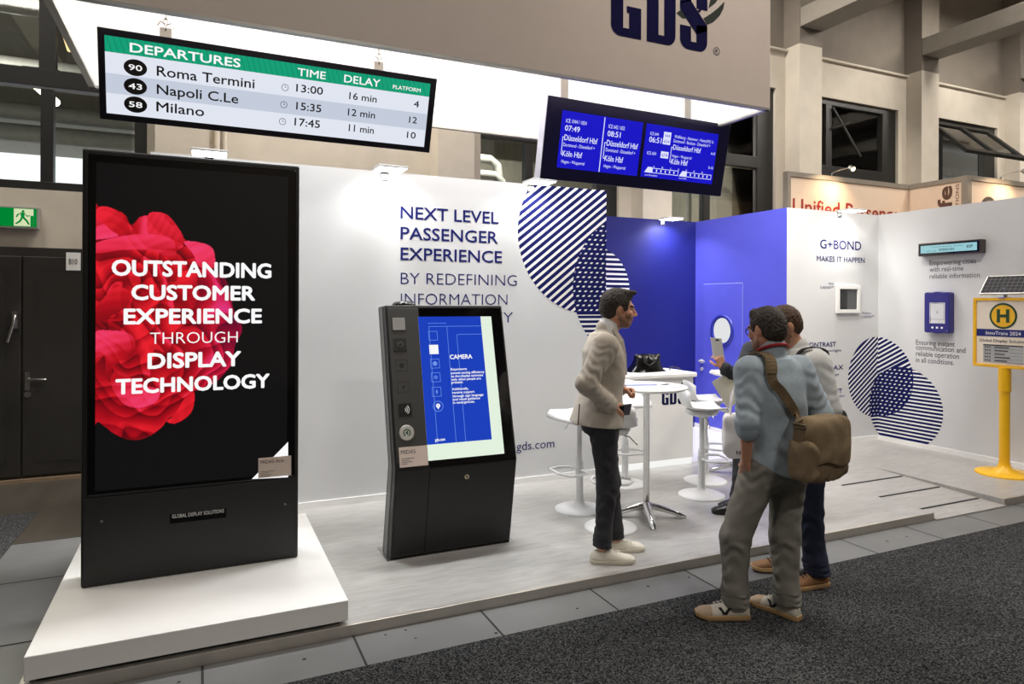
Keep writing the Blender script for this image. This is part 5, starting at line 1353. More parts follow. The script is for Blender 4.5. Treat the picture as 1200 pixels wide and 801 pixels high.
def az_axes(az, pitch=0.0, roll=0.0):
    """right, forward, up of something facing the compass angle az (0 = +Y, 90 = +X); pitch > 0 looks down"""
    a, p, r = R(az), R(pitch), R(roll)
    rt = np.array((math.cos(a), -math.sin(a), 0)); f = np.array((math.sin(a) * math.cos(p), math.cos(a) * math.cos(p), -math.sin(p)))
    u = np.cross(rt, f); rt2 = rt * math.cos(r) + u * math.sin(r); u2 = np.cross(rt2, f)
    return np.array([rt2, f, u2])
def loc(c, A, p): return np.array(c) + A[0] * p[0] + A[1] * p[1] + A[2] * p[2]
def unit(v): v = np.array(v, float); return v / (np.linalg.norm(v) + 1e-9)

def head_sdf(v, c, A, sc=1.0):
    P = lambda *q: loc(c, A, np.array(q) * sc); r = lambda *q: np.array(q) * sc
    v.ell(P(0, -.014, .03), r(.076, .097, .086), A, .02)
    v.ell(P(0, .022, -.035), r(.062, .074, .082), A, .03)
    v.ell(P(0, .058, -.092), r(.030, .028, .024), A, .025)
    for s in (-1, 1): v.cone(P(.056 * s, .0, -.055), P(.028 * s, .06, -.092), .020 * sc, .018 * sc, .025)
    v.cone(P(-.036, .080, .024), P(.036, .080, .024), .014 * sc, .014 * sc, .02)
    for s in (-1, 1): v.ell(P(.046 * s, .066, -.022), r(.018, .018, .016), A, .02)
    for s in (-1, 1): v.ell(P(.032 * s, .102, .004), r(.017, .016, .011), A, .012, 's')
    for s in (-1, 1): v.ell(P(.032 * s, .080, .004), r(.0125, .0125, .0125), A, .003)
    v.cone(P(0, .092, .016), P(0, .116, -.026), .0075 * sc, .0115 * sc, .012)
    for s in (-1, 1): v.ell(P(.010 * s, .104, -.031), r(.009, .010, .008), A, .006)
    v.ell(P(0, .090, -.056), r(.023, .012, .0055), A, .006); v.ell(P(0, .088, -.067), r(.020, .012, .006), A, .006)
    for s in (-1, 1):
        E_ = np.array([unit(A[0] * s - A[1] * .35), unit(A[1] + A[0] * s * .35), A[2]])
        v.ell(P(.078 * s, -.012, -.004), r(.011, .020, .032), E_, .006)

def head_pick(c, A, sc=1.0, stubble=True):
    c = np.array(c)
    def pick(M):
        q = ((M - c) @ A.T) / sc; x, y, z = q[:, 0], q[:, 1], q[:, 2]
        m = np.zeros(len(M), int)
        jig = .006 * np.sin(310 * x + 1) * np.sin(270 * y) + .005 * np.sin(170 * z + 90 * y)
        if stubble: m[(y + jig > -.005 - .25 * (z + .05)) & (z + jig < -.040 + .12 * np.clip(.05 - y, 0, .1)) & (z > -.125) & (np.abs(x) < .085) & ~((np.abs(x) < .02) & (z > -.045))] = 1
        m[(y > .075) & (np.abs(x) < .021) & (z < -.051) & (z > -.0725)] = 2
        br = (y > .06) & (np.abs(x) > .012) & (np.abs(x) < .052) & (z > .020) & (z < .030); m[br] = 3
        ey = (y > .072) & (np.abs(np.abs(x) - .032) < .0115) & (np.abs(z - .004) < .0055); m[ey] = 4
        m[ey & (np.abs(np.abs(x) - .032) < .005)] = 3
        return m
    return pick

def hair_sdf(v, c, A, sc=1.0, quiff=0.02, thick=0.014, seed=1):
    P = lambda *q: loc(c, A, np.array(q) * sc); r = lambda *q: np.array(q) * sc
    v.ell(P(0, -.016, .034), r(.076 + thick * .6, .098 + thick * .6, .086 + thick), A, .0)
    v.ell(P(0, -.055, -.01), r(.066 + thick * .4, .062 + thick * .4, .07), A, .02)
    v.cone(P(-.03, .046, .100), P(.035, .05, .100), .026 * sc, .026 * sc, .02)
    if quiff > .01:
        for q in (-.03, -.01, .012, .034): v.cone(P(q, .03, .105), P(q * .9 + .004, .082 + .3 * quiff, .098 + quiff * (.7 + 6 * abs(q - .01))), .026 * sc, .013 * sc, .012)
    v.rough(.0035, 150, seed); v.rough(.003, 320, seed + 2)
    X, Y, Z = v.ax[0][:, None, None] - c[0], v.ax[1][None, :, None] - c[1], v.ax[2][None, None, :] - c[2]
    y = (X * A[1][0] + Y * A[1][1] + Z * A[1][2]) / sc; z = (X * A[2][0] + Y * A[2][1] + Z * A[2][2]) / sc; x = np.abs(X * A[0][0] + Y * A[0][1] + Z * A[0][2]) / sc
    zl = np.interp(y, [-.13, -.05, -.028, -.012, .012, .03, .048, .06, .14], [-.078, -.072, -.045, .026, .028, -.012, .0, .066, .082])
    zl = np.where((y > .0) & (y < .055) & (x < .05), .07, zl)
    v.F = np.maximum(v.F, ((zl - z) * sc * .8).astype(f32))

def hand_sdf(v, w, d, n, th, curl=(35, 45, 30), spread=1.0, thumb=(0.7, 0.6, 0.35), sc=1.0, tcurl=25):
    """w wrist point, d towards the fingers, n out of the palm, th towards the thumb side"""
    w = np.array(w, float); d = unit(d); n = unit(np.array(n) - d * (np.array(n) @ d)); th_ = np.cross(d, n); th_ = th_ if th_ @ np.array(th) > 0 else -th_
    Ls = (.072, .080, .074, .058); off = (.030, .010, -.010, -.029)
    for i in range(4):
        b = w + d * (.092 - .004 * abs(i - 1)) * sc + th_ * off[i] * sc * spread
        v.cone(w + d * .012 * sc + th_ * off[i] * .55 * sc, b, .0145 * sc, .0110 * sc, .010)
        p = b; an = 0; dd = d
        for j, f in enumerate((.46, .30, .24)):
            an += curl[j] * (1 + .08 * i); dd = d * math.cos(R(an)) + n * math.sin(R(an))
            q = p + dd * Ls[i] * f * sc; v.cone(p, q, (.0098 - .0009 * j) * sc, (.0090 - .0009 * j) * sc, .0025); p = q
    a = w + d * .026 * sc + th_ * .022 * sc; dr = unit(th_ * thumb[0] + d * thumb[1] + n * thumb[2])
    b = a + dr * .042 * sc; v.cone(a, b, .0150 * sc, .0115 * sc, .010)
    e = unit(dr + d * .6 + n * math.sin(R(tcurl)) - th_ * .3); c_ = b + e * .032 * sc; v.cone(b, c_, .0108 * sc, .0095 * sc, .003)
    e2 = unit(e - th_ * .35 + n * .25); v.cone(c_, c_ + e2 * .024 * sc, .0095 * sc, .0075 * sc, .003)

SKIN = mat('skin', (206, 150, 120), .5, noise=.05, scale=20, bump=.04, bscale=400); STUB = mat('stubble_skin', (142, 104, 84), .6, noise=.12, scale=120); LIP = mat('lip_skin', (176, 104, 92), .45); BROW = mat('dark_brow', (38, 28, 22), .7); EYEW = mat('eye_white', (214, 206, 198), .25)
HEADM = [SKIN, STUB, LIP, BROW, EYEW]

def add_shoe(person, side, an, az, spec, ground):
    """low shoe: upper (with tongue), sole, laces and a side mark; an = ankle over the ground point (x, y)"""
    A = az_axes(az); c = np.array((an[0], an[1], ground)); L = spec.get('L', .285); w0 = .049
    t = .5 - .5 * np.cos(np.pi * np.linspace(0, 1, 21)); fy = -.075 + L * t
    half = np.interp(t, [0, .06, .2, .45, .7, .85, .95, 1], [.026, .036, .038, .040, .050, .050, .042, .026]); sh_ = .008 * np.sin(np.pi * t) * (-1 if side == 'R' else 1) * -1
    topz = np.interp(t, [0, .05, .15, .32, .45, .6, .78, .92, 1], [.066, .092, .094, .104, .096, .079, .064, .056, .040])
    hs = .026
    up, so = [], []
    for i in range(21):
        r = []; 
        for k in range(17):
            a = math.pi * k / 16; cx = math.cos(a); cz = math.sin(a) ** .75
            nar = 1 - .35 * max(0, (topz[i] - .06) / .04) * (math.sin(a) ** 2)
            r.append(tuple(loc(c, A, (half[i] * cx * nar + sh_[i], fy[i], hs - .006 + (topz[i] - hs) * cz))))
        up.append(r)
        so.append([tuple(loc(c, A, ((half[i] + .004) * sx + sh_[i], fy[i] + ((.004 if i == 20 else -.004 if i == 0 else 0)), z + (.010 * max(0, (t[i] - .8) / .2)) * (1 if z < .01 else .6)))) for sx, z in ((-1, .0), (-1.03, .014), (-1, hs), (1, hs), (1.03, .014), (1, .0))])
    m = MB(); m.loft(up); sh = make('shoe', m, spec['mat'], person)
    m = MB(); m.loft(so, smooth=False); make('sole', m, spec['sole'], sh, bevel=.003)
    m = MB()
    for i in range(5):
        tt = .36 + .065 * i; y = -.075 + L * tt; zz = np.interp(tt, t, topz) - .006; hw = .020 + .002 * i
        m.tube([loc(c, A, (-hw, y, zz - .010)), loc(c, A, (-hw * .5, y + .006, zz + .004)), loc(c, A, (hw * .5, y + .008, zz + .004)), loc(c, A, (hw, y + .012, zz - .010))], .0032, 5)
    for s in (-1, 1): m.tube([loc(c, A, (0, .035, np.interp(.38, t, topz) + .004)), loc(c, A, (.022 * s, .045, .098)), loc(c, A, (.034 * s, .06, .080))], .003, 5)
    make('laces', m, spec['lace'], sh)
    if spec.get('toecap'):
        rr = []
        for i in range(int(np.argmax(t > .72)), 21): rr.append([tuple(np.array(p) + A[2] * .0012 + (np.array(p) - loc(c, A, (sh_[i], fy[i], hs))) * .03) for p in up[i]])
        m = MB(); m.loft(rr, cap=False); make('toe_cap', m, spec['toecap'], sh)
    if spec.get('mark'):
        for s in (-1, 1):
            m = MB()
            def pt(y, z):
                tt = (y + .075) / L; hw = np.interp(tt, t, half); tz = np.interp(tt, t, topz); f = min(1, max(0, (z - hs) / (tz - hs))); a = math.asin(min(1, f ** (1 / .75))); nar = 1 - .35 * max(0, (tz - .06) / .04) * (math.sin(a) ** 2)
                return loc(c, A, (s * (hw * math.cos(a) * nar + .0025) + np.interp(tt, t, sh_), y, z))
            q = [(.088, .070), (.106, .068), (.080, .033), (.058, .033), (.034, .066), (.050, .067), (.070, .045)]
            k = [pt(*z) for z in q]; m.add(k, [(0, 1, 2, 6), (6, 2, 3), (6, 3, 4, 5)] if s > 0 else [(6, 2, 1, 0), (3, 2, 6), (5, 4, 3, 6)])
            make('side_mark', m, spec['mark'], sh)
    return sh
# ================================================================== the four people
DENIMK = mat('black_denim', (46, 46, 50), .85, noise=.12, scale=30, bump=.15, bscale=260)
KHAKI = mat('grey_khaki_cotton', (138, 136, 128), .85, noise=.08, scale=20, bump=.12, bscale=240)
DENIMB = mat('dark_blue_denim', (30, 38, 62), .85, noise=.15, scale=25, bump=.15, bscale=260)
SUITD = mat('dark_suit_cloth', (46, 47, 52), .8, noise=.08, scale=30, bump=.1, bscale=240)
JACKET = mat('beige_jacket_cloth', (184, 175, 162), .85, noise=.05, scale=30, bump=.12, bscale=260)
CHAMB = mat('blue_grey_chambray', (176, 191, 202), .85, noise=.07, scale=40, bump=.12, bscale=260)
TEEG = mat('pale_grey_shirt', (222, 223, 221), .85, noise=.05, scale=40, bump=.1, bscale=240)
SHIRTW = mat('white_shirt', (232, 232, 232), .75, noise=.02)
HAIRD = mat('dark_brown_hair', (46, 36, 28), .6, noise=.35, scale=90, bump=.5, bscale=300, stretch=(1, 1, .3)); HAIRB = mat('brown_hair', (84, 60, 42), .6, noise=.35, scale=90, bump=.5, bscale=300, stretch=(1, 1, .3)); HAIRG = mat('dark_grey_brown_hair', (58, 50, 42), .6, noise=.35, scale=90, bump=.5, bscale=300, stretch=(1, 1, .3))
WHL = mat('white_leather', (226, 220, 206), .5, noise=.04); SOLEW = mat('off_white_sole', (206, 198, 182), .6); GUM = mat('gum_sole', (196, 160, 112), .6); SUEDE = mat('beige_suede', (200, 176, 150), .8, noise=.08, scale=60); BLKM = mat('black_mark', (20, 20, 20), .5); BRLE = mat('brown_leather', (146, 104, 66), .6, noise=.12, scale=40); BKLE = mat('black_leather', (22, 21, 21), .35); LACEW = mat('white_lace', (228, 224, 214), .8); LACEK = mat('dark_lace', (44, 40, 38), .8)

def body(t, J, A, hc, HA, hands, hs=1.0, stub=True, h=.0055, trunk=True):
    pts = np.array([J[k] for k in J] + [np.array(hc) + (0, 0, .02)]); v = Vol(pts.min(0) - (.17, .17, .17), pts.max(0) + (.17, .17, .17), h)
    head_sdf(v, hc, HA, hs)
    v.cone(J['neck'] + A[1] * .0, hc - HA[2] * .05 - HA[1] * .02, .060, .056, .03)
    v.stack(J['pelvis'], A3(J, A), [(-.08, .13, .09, .09), (.0, .155, .11, .11), (.16, .14, .10, .095), (.34, .16, .11, .10), (.44, .165, .10, .10), (.50, .13, .075, .09)], .03)
    v.cone(J['shL'], J['shR'], .055, .055, .04)
    for s in 'LR':
        v.cone(J['sh' + s], J['el' + s], .048, .040, .02); v.cone(J['el' + s], J['wr' + s], .040, .0265, .02)
        v.cone(J['hip' + s], J['kn' + s], .078, .052, .03); v.cone(J['kn' + s], J['an' + s], .050, .036, .03)
    for hd in hands: hand_sdf(v, **hd)
    hp = head_pick(hc, HA, hs, stub)
    def pick(M):
        m = hp(M); far = np.linalg.norm(M - np.array(hc), axis=1) > .16; m[far] = 0; return m
    return vol_obj('body', v, HEADM, t, pick)

def A3(J, A):
    """trunk axes: up runs from the pelvis to the base of the neck"""
    u = unit(J['neck'] - J['pelvis']); f = unit(A[1] - u * (A[1] @ u)); return np.array([np.cross(f, u), f, u])

def hair(t, hc, HA, mt, hs=1.0, **k):
    v = Vol(np.array(hc) - .17, np.array(hc) + .17, .004); hair_sdf(v, hc, HA, hs, **k); return vol_obj('hair', v, mt, t)

def trousers(t, J, A, mt, r=(.108, .080, .066, .064), waist=.10, h=.006, fold=.004, hem=.02):
    pts = np.array([J[k] for k in ('pelvis', 'hipL', 'hipR', 'knL', 'knR', 'anL', 'anR')]); v = Vol(pts.min(0) - .2, pts.max(0) + .2, h)
    AX = A3(J, A)
    v.stack(J['pelvis'], AX, [(-.12, .135, .10, .12), (-.03, .178, .125, .142), (.06, .170, .125, .125), (waist, .162, .12, .115)], .03, fold=(.002, 40))
    for s in 'LR':
        hp, kn, an = J['hip' + s], J['kn' + s], J['an' + s]; d = unit(kn - an)
        v.cone(hp, kn, r[0], r[1], .045, fold=(fold, 4.5)); v.cone(kn, an, r[1], r[2], .03, fold=(fold * 1.4, 6))
        v.cone(an + d * .06, an - d * .015, r[2] + .004, r[3] + .006, .02, fold=(fold * 1.6, 2.6))
    zmin = min(J['anL'][2], J['anR'][2])
    v.rough(.0022, 46, 3)
    X, Y, Z = v.ax[0][:, None, None], v.ax[1][None, :, None], v.ax[2][None, None, :]
    for s in 'LR':      # cut each leg at its hem
        an, kn = J['an' + s], J['kn' + s]; d = unit(an - kn); other = J['an' + ('R' if s == 'L' else 'L')]
        D = (X - an[0]) * d[0] + (Y - an[1]) * d[1] + (Z - an[2]) * d[2] - hem
        near = ((X - an[0]) ** 2 + (Y - an[1]) ** 2) < ((X - other[0]) ** 2 + (Y - other[1]) ** 2)
        v.F = np.where(near & (Z < an[2] + .15), np.maximum(v.F, D), v.F).astype(f32)
    return vol_obj('trousers', v, mt, t)

def sleeve(v, sh, el, wr, r, fr=1.0, fold=.004, k=.03):
    v.cone(sh, el, r[0], r[1], k, fold=(fold, 5)); 
    if fr > 0: v.cone(el, el + (wr - el) * fr, r[1], r[2], .02, fold=(fold * 1.1, 5))

def person(label, base): return thing('person', label, 'person', tuple(base))

# ---------------------------------------------------------------- man in the beige jacket
def frame_of(root, az, z0):
    A = az_axes(az); r0 = np.array((root[0], root[1], z0)); return A, lambda x, y, z: r0 + A[0] * x + A[1] * y + np.array((0, 0, z))
A, Pp = frame_of((2.50, 3.92), 113, 0.0)
J = dict(pelvis=Pp(0, -.03, .97), neck=Pp(0, .01, 1.515), hipR=Pp(.088, -.03, .92), hipL=Pp(-.088, -.02, .92), knR=Pp(.085, .0, .50), knL=Pp(-.085, .045, .50), anR=Pp(.085, -.035, .105), anL=Pp(-.085, .085, .105),
         shR=Pp(.185, -.035, 1.445), elR=Pp(.25, -.165, 1.205), wrR=Pp(.185, .00, 1.055), shL=Pp(-.185, -.02, 1.445), elL=Pp(-.235, -.06, 1.20), wrL=Pp(-.10, .125, 1.125))
HA = az_axes(114, 5); hc = Pp(0, .085, 1.682)
t = person('man in beige jacket, black jeans and white sneakers, standing on the platform in profile', Pp(0, 0, 0))
body(t, J, A, hc, HA, [dict(w=J['wrR'], d=A[1] * .62 - A[2] * .75 - A[0] * .28, n=-A[0] - A[1] * .15, th=A[1] + A[2] * .4, curl=(22, 28, 18), thumb=(.85, .5, .3)),
                       dict(w=J['wrL'], d=A[1] * .85 + A[0] * .5 - A[2] * .1, n=A[0] * .4 - A[1] * .3 - A[2] * .6, th=A[2] + A[1] * .3, curl=(62, 75, 50), thumb=(.5, .75, .5))], 1.04)
hair(t, hc, HA, HAIRD, 1.04, quiff=.022, thick=.02)
trousers(t, J, A, DENIMK, (.097, .068, .053, .050), fold=.0065, hem=.0)
v = Vol(Pp(0, 0, 1.2) - (.48, .48, .36), Pp(0, 0, 1.2) + (.48, .48, .46), .0055)
AX = A3(J, A)
v.stack(J['pelvis'], AX, [(-.06, .210, .150, .205, -.005), (.04, .200, .142, .182), (.16, .178, .128, .150), (.32, .190, .135, .150), (.42, .195, .12, .155), (.49, .155, .085, .13), (.535, .10, .06, .10)], .02, fold=(.0022, 22))
v.cone(J['shL'] + A[2] * .012, J['shR'] + A[2] * .012, .068, .068, .05)
sleeve(v, J['shR'], J['elR'], J['wrR'], (.082, .068, .052), .98, .006); sleeve(v, J['shL'], J['elL'], J['wrL'], (.082, .066, .052), .96, .006)
v.cone(J['neck'] + A[2] * .034 - A[1] * .012, J['neck'] - A[2] * .02 - A[1] * .015, .068, .082, .02)
v.cone(hc - A[2] * .115 - A[1] * .045, J['neck'] - A[2] * .03 + A[1] * .05, .058, .045, .01, 's')
v.cone(J['neck'] + A[1] * .12 + A[2] * .09, J['neck'] + A[1] * .155 - A[2] * .28, .062, .022, .01, 's')
v.rough(.002, 40, 5)
vol_obj('jacket', v, JACKET, t)
v = Vol(J['neck'] - (.2, .2, .42), J['neck'] + (.2, .2, .20), .0045)
v.stack(J['pelvis'], AX, [(.10, .135, .105, .10), (.32, .165, .122, .11), (.44, .16, .108, .11), (.50, .12, .085, .09), (.53, .085, .075, .075)], .02)
v.cone(J['neck'] - A[2] * .02 + A[1] * .01, J['neck'] + A[2] * .058 + A[1] * .012, .078, .072, .02); v.cone(J['neck'] + A[2] * .02 + A[1] * .03, J['neck'] + A[2] * .12 + A[1] * .03, .060, .060, .004, 's')
vol_obj('shirt', v, SHIRTW, t)
# lapel, pocket flap, back vent as thin cloth pieces on the near side
def ribbon(name, pts, w, mt, parent, up, th=.004):
    m = MB(); L_, R_ = [], []
    P_ = [np.array(p, float) for p in pts]
    rows = []
    for i, p in enumerate(P_):
        d = unit(P_[min(i + 1, len(P_) - 1)] - P_[max(i - 1, 0)]); u = np.array(up[i] if isinstance(up, list) else up); s_ = unit(np.cross(d, u)); ww = w[i] if hasattr(w, '__len__') else w
        rows.append([tuple(p + s_ * ww), tuple(p - s_ * ww), tuple(p - s_ * ww + unit(u) * th), tuple(p + s_ * ww + unit(u) * th)])
    m.loft(rows, smooth=False); return make(name, m, mt, parent)
JD = mat('jacket_seam', (120, 112, 102), .9)
m = MB(); m.tube([Pp(.135, -.195, 1.06), Pp(.142, -.200, 1.0), Pp(.145, -.205, .925)], .004, 6); make('vent_seam', m, mat('vent_shadow_lining', (60, 54, 50), .9), t)
SN = dict(mat=WHL, sole=SOLEW, lace=LACEW)
add_shoe(t, 'R', J['anR'], 113, dict(SN, L=.29), 0.0); add_shoe(t, 'L', J['anL'], 96, dict(SN, L=.29), 0.0)
ribbon('lapel', [Pp(.072, .040, 1.555), Pp(.082, .088, 1.47), Pp(.066, .112, 1.37), Pp(.035, .132, 1.24)], [.012, .022, .020, .005], JACKET, t, [A[0] * .8 + A[2] * .5, A[0] * .8 + A[1] * .6, A[0] * .7 + A[1] * .7, A[0] * .5 + A[1] * .9], .006)
# the phone in his right hand
t2 = thing('mobile_phone', 'dark mobile phone with a camera bump held by the man in the beige jacket', 'phone', tuple(Pp(.15, .10, 1.02)))
ph = Pl(Pp(.135, .085, 1.02), A[1] * .85 - A[0] * .5, A[2] * .96 + A[1] * .2)
m = MB(); m.slab(ph, -.055, -.038, .075, .038, -.004, .005); make('phone_body', m, mat('phone_grey', (96, 92, 98), .3, .3), t2, bevel=.003)
m = MB(); m.slab(ph, -.045, -.03, .01, .03, .005, .008); make('camera_bump', m, GLOSSB, t2, bevel=.002)

# ---------------------------------------------------------------- man with the messenger bag, seen from behind
ZC = ZG + .008
A = az_axes(6); arr = np.array
J = dict(pelvis=arr((3.005, 2.915, .835)), neck=arr((2.985, 2.925, 1.425)), hipL=arr((2.912, 2.93, .79)), hipR=arr((3.088, 2.905, .79)), knL=arr((2.775, 2.985, .40)), knR=arr((3.06, 2.895, .40)), anL=arr((2.765, 2.972, .035)), anR=arr((3.045, 2.865, .035)),
         shL=arr((2.822, 2.935, 1.345)), elL=arr((2.765, 2.885, 1.065)), wrL=arr((2.795, 2.925, .835)), shR=arr((3.165, 2.895, 1.345)), elR=arr((3.275, 2.835, 1.085)), wrR=arr((3.33, 3.06, 1.02)))
HA = az_axes(-5, 8); hc = arr((2.972, 2.955, 1.572))
t = person('man in blue grey shirt seen from behind, one hand in his grey trousers, on carpet', (2.93, 2.92, ZC))
body(t, J, A, hc, HA, [dict(w=J['wrL'], d=(.15, .25, -.95), n=A[0] + A[1] * .2, th=A[1], curl=(18, 22, 15)), dict(w=J['wrR'], d=A[1] * .9 - A[0] * .3, n=-A[2] - A[0] * .4, th=-A[0] + A[2] * .2, curl=(35, 40, 25))], 1.03)
hair(t, hc, HA, HAIRG, 1.03, quiff=.006, thick=.015, seed=4)
tr = trousers(t, J, A, KHAKI, (.110, .082, .068, .062), fold=.007)
AX = A3(J, A)
v = Vol(arr((2.98, 2.92, 1.13)) - (.42, .36, .42), arr((2.98, 2.92, 1.13)) + (.46, .36, .42), .006)
v.stack(J['pelvis'], AX, [(-.085, .168, .135, .150), (.0, .192, .145, .150), (.14, .178, .142, .132), (.32, .196, .14, .142), (.45, .200, .118, .135), (.53, .15, .085, .11), (.575, .09, .07, .085)], .02, fold=(.0032, 26))
v.cone(J['shL'] + A[2] * .008, J['shR'] + A[2] * .008, .066, .066, .05)
sleeve(v, J['shL'], J['elL'], J['wrL'], (.080, .064, .06), .12, .006); sleeve(v, J['shR'], J['elR'], J['wrR'], (.080, .064, .06), .2, .006)
v.cone(J['elL'] + (J['wrL'] - J['elL']) * .02, J['elL'] + (J['wrL'] - J['elL']) * .2, .062, .060, .006); v.cone(J['elR'] + (J['wrR'] - J['elR']) * .1, J['elR'] + (J['wrR'] - J['elR']) * .25, .060, .058, .006)
v.cone(J['neck'] + A[2] * .055 - A[1] * .0, J['neck'] - A[2] * .02, .074, .082, .015)
v.cone(hc - A[2] * .11 - A[1] * .01, hc - A[2] * .02, .052, .06, .006, 's')
v.rough(.0026, 34, 2)
X, Y, Z = v.ax[0][:, None, None], v.ax[1][None, :, None], v.ax[2][None, None, :]
hemz = .755 + .10 * np.clip(np.abs((X - 3.0)) / .19, 0, 1) ** 2
v.F = np.where((np.abs(X - 3.0) < .2), np.maximum(v.F, (hemz - Z).astype(f32)), v.F)
shirt2 = vol_obj('shirt', v, CHAMB, t)
m = MB(); m.tube([J['neck'] + A[0] * (.080 * math.cos(R(a))) + A[1] * (.082 * math.sin(R(a)) - .002) + A[2] * (.042 - .03 * math.sin(R(a))) for a in range(160, 381, 11)], .009, 8); make('lanyard', m, mat('red_lanyard', (178, 34, 36), .6), t)
m = MB()
def gl(x, y, z): return tuple(loc(hc, HA, np.array((x, y, z)) * 1.03))
for s in (-1, 1):
    m.tube([gl(.033 * s + .024 * math.cos(2 * math.pi * i / 16), .104 - .008 * abs(math.cos(2 * math.pi * i / 16)), .002 + .019 * math.sin(2 * math.pi * i / 16)) for i in range(16)], .0026, 6, closed=True)
    m.tube([gl(.057 * s, .096, .008), gl(.078 * s, .04, .010), gl(.080 * s, -.015, .010)], .0024, 6)
m.tube([gl(-.010, .104, .006), gl(.010, .104, .006)], .0024, 6); make('glasses', m, mat('dark_glasses_frame', (28, 26, 28), .3), t)
SV = dict(mat=WHL, sole=GUM, lace=LACEW, toecap=SUEDE, mark=BLKM, L=.295)
add_shoe(t, 'L', J['anL'], -62, SV, ZC); add_shoe(t, 'R', J['anR'], -14, SV, ZC)

# messenger bag on his right hip: body, flap, side pocket, strap with buckle
CANV = mat('olive_canvas', (142, 122, 94), .9, noise=.16, scale=14, bump=.3, bscale=160); CANVD = mat('olive_canvas_strap', (120, 102, 76), .9, noise=.12, scale=30, bump=.3, bscale=200)
bc = arr((3.075, 2.662, .940)); BA = az_axes(172)      # lies against his back over the right hip
t = thing('messenger_bag', 'worn olive brown canvas messenger bag hanging at the hip of the man in blue grey', 'bag', tuple(bc))
v = Vol(bc - .30, bc + .30, .005)
v.ell(bc + arr((0, 0, -.015)), (.175, .068, .160), BA, 0.0, pw=5); v.rough(.006, 26, 3); v.rough(.003, 60, 1); vol_obj('bag_body', v, CANV, t)
v = Vol(bc - .32, bc + .32, .005)
v.ell(bc + BA[1] * .012 + arr((0, 0, .030)), (.184, .076, .150), BA, 0.0, pw=5); v.ell(bc + BA[1] * .0 + arr((0, 0, .016)), (.174, .066, .142), BA, .0, 's', 5)
X, Y, Z = v.ax[0][:, None, None] - bc[0], v.ax[1][None, :, None] - bc[1], v.ax[2][None, None, :] - bc[2]
fy_ = X * BA[1][0] + Y * BA[1][1]; fx_ = X * BA[0][0] + Y * BA[0][1]
v.F = np.maximum(v.F, np.minimum(-(fy_ - .0), .105 - Z).astype(f32) if False else np.where(fy_ < .0, (.120 - Z), -.075 - Z + .02 * np.sin(18 * fx_)).astype(f32)); v.rough(.004, 28, 6)
vol_obj('flap', v, CANV, t)
v = Vol(bc - .34, bc + .34, .005)
pk = bc + BA[0] * .165 + BA[1] * .01 + arr((0, 0, -.045)); v.ell(pk, (.050, .074, .115), BA, 0.0, pw=4); v.rough(.005, 32, 2); vol_obj('side_pocket', v, CANV, t)
m = MB(); q0 = bc + BA[0] * .180 + arr((0, 0, .095))
ribbon('buckle_tab', [q0 + arr((0, 0, .055)), q0 + arr((0, 0, -.04)) + BA[0] * .012], .034, CANVD, t, BA[0], .007)
m = MB(); m.tube([q0 + BA[1] * s * .036 + BA[0] * .010 + arr((0, 0, z)) for s, z in ((-1, .03), (1, .03), (1, .05), (-1, .05))], .0045, 6, closed=True); make('buckle', m, mat('dull_brass', (120, 108, 90), .4, .8), t)
# strap: from the bag up across the back, over the left shoulder and down the chest
def trunk_pt(ang, hgt, a, bf, bb, up=0):
    s_, c_ = math.sin(R(ang)), math.cos(R(ang)); b = bf if c_ > 0 else bb
    return J['pelvis'] + AX[2] * hgt + AX[0] * (a * s_) + AX[1] * (b * c_)
path = [q0 + arr((0, 0, .05)), trunk_pt(176, .27, .205, .16, .170), trunk_pt(188, .34, .205, .16, .168), trunk_pt(201, .41, .205, .16, .166), trunk_pt(212, .47, .21, .15, .160),
        J['shL'] + AX[0] * .075 + AX[2] * .064 - AX[1] * .085, J['shL'] + AX[0] * .075 + AX[2] * .092 + AX[1] * .0, J['shL'] + AX[0] * .085 + AX[2] * .055 + AX[1] * .10, trunk_pt(-25, .36, .21, .165, .16), trunk_pt(35, .25, .205, .165, .16), trunk_pt(80, .16, .215, .165, .16), bc - BA[0] * .165 + arr((0, 0, .10))]
ups = [BA[0] * .9 + BA[1] * .3] + [unit(p - (J['pelvis'] + AX[2] * ((p - J['pelvis']) @ AX[2]))) for p in path[1:5]] + [unit(AX[2] - AX[1] * .8), AX[2], unit(AX[2] + AX[1] * .8)] + [unit(p - (J['pelvis'] + AX[2] * ((p - J['pelvis']) @ AX[2]))) for p in path[8:]]
def dense(P_, U_, k=6):
    P_ = [np.array(p) for p in P_]; U_ = [np.array(u) for u in U_]; op, ou = [], []
    n = len(P_)
    for i in range(n - 1):
        p0, p1, p2, p3 = P_[max(i - 1, 0)], P_[i], P_[i + 1], P_[min(i + 2, n - 1)]
        for j in range(k):
            u = j / k; op.append(0.5 * (2 * p1 + (p2 - p0) * u + (2 * p0 - 5 * p1 + 4 * p2 - p3) * u * u + (3 * p1 - p0 - 3 * p2 + p3) * u ** 3)); ou.append(unit(U_[i] * (1 - u) + U_[i + 1] * u))
    return op + [P_[-1]], ou + [U_[-1]]
dp, du = dense(path, ups)
ribbon('shoulder_strap', dp, .026, CANVD, t, du, .006)
ribbon('strap_pad', [p + u * .003 for p, u in zip(dp[26:40], du[26:40])], .031, CANVD, t, du[26:40], .009)

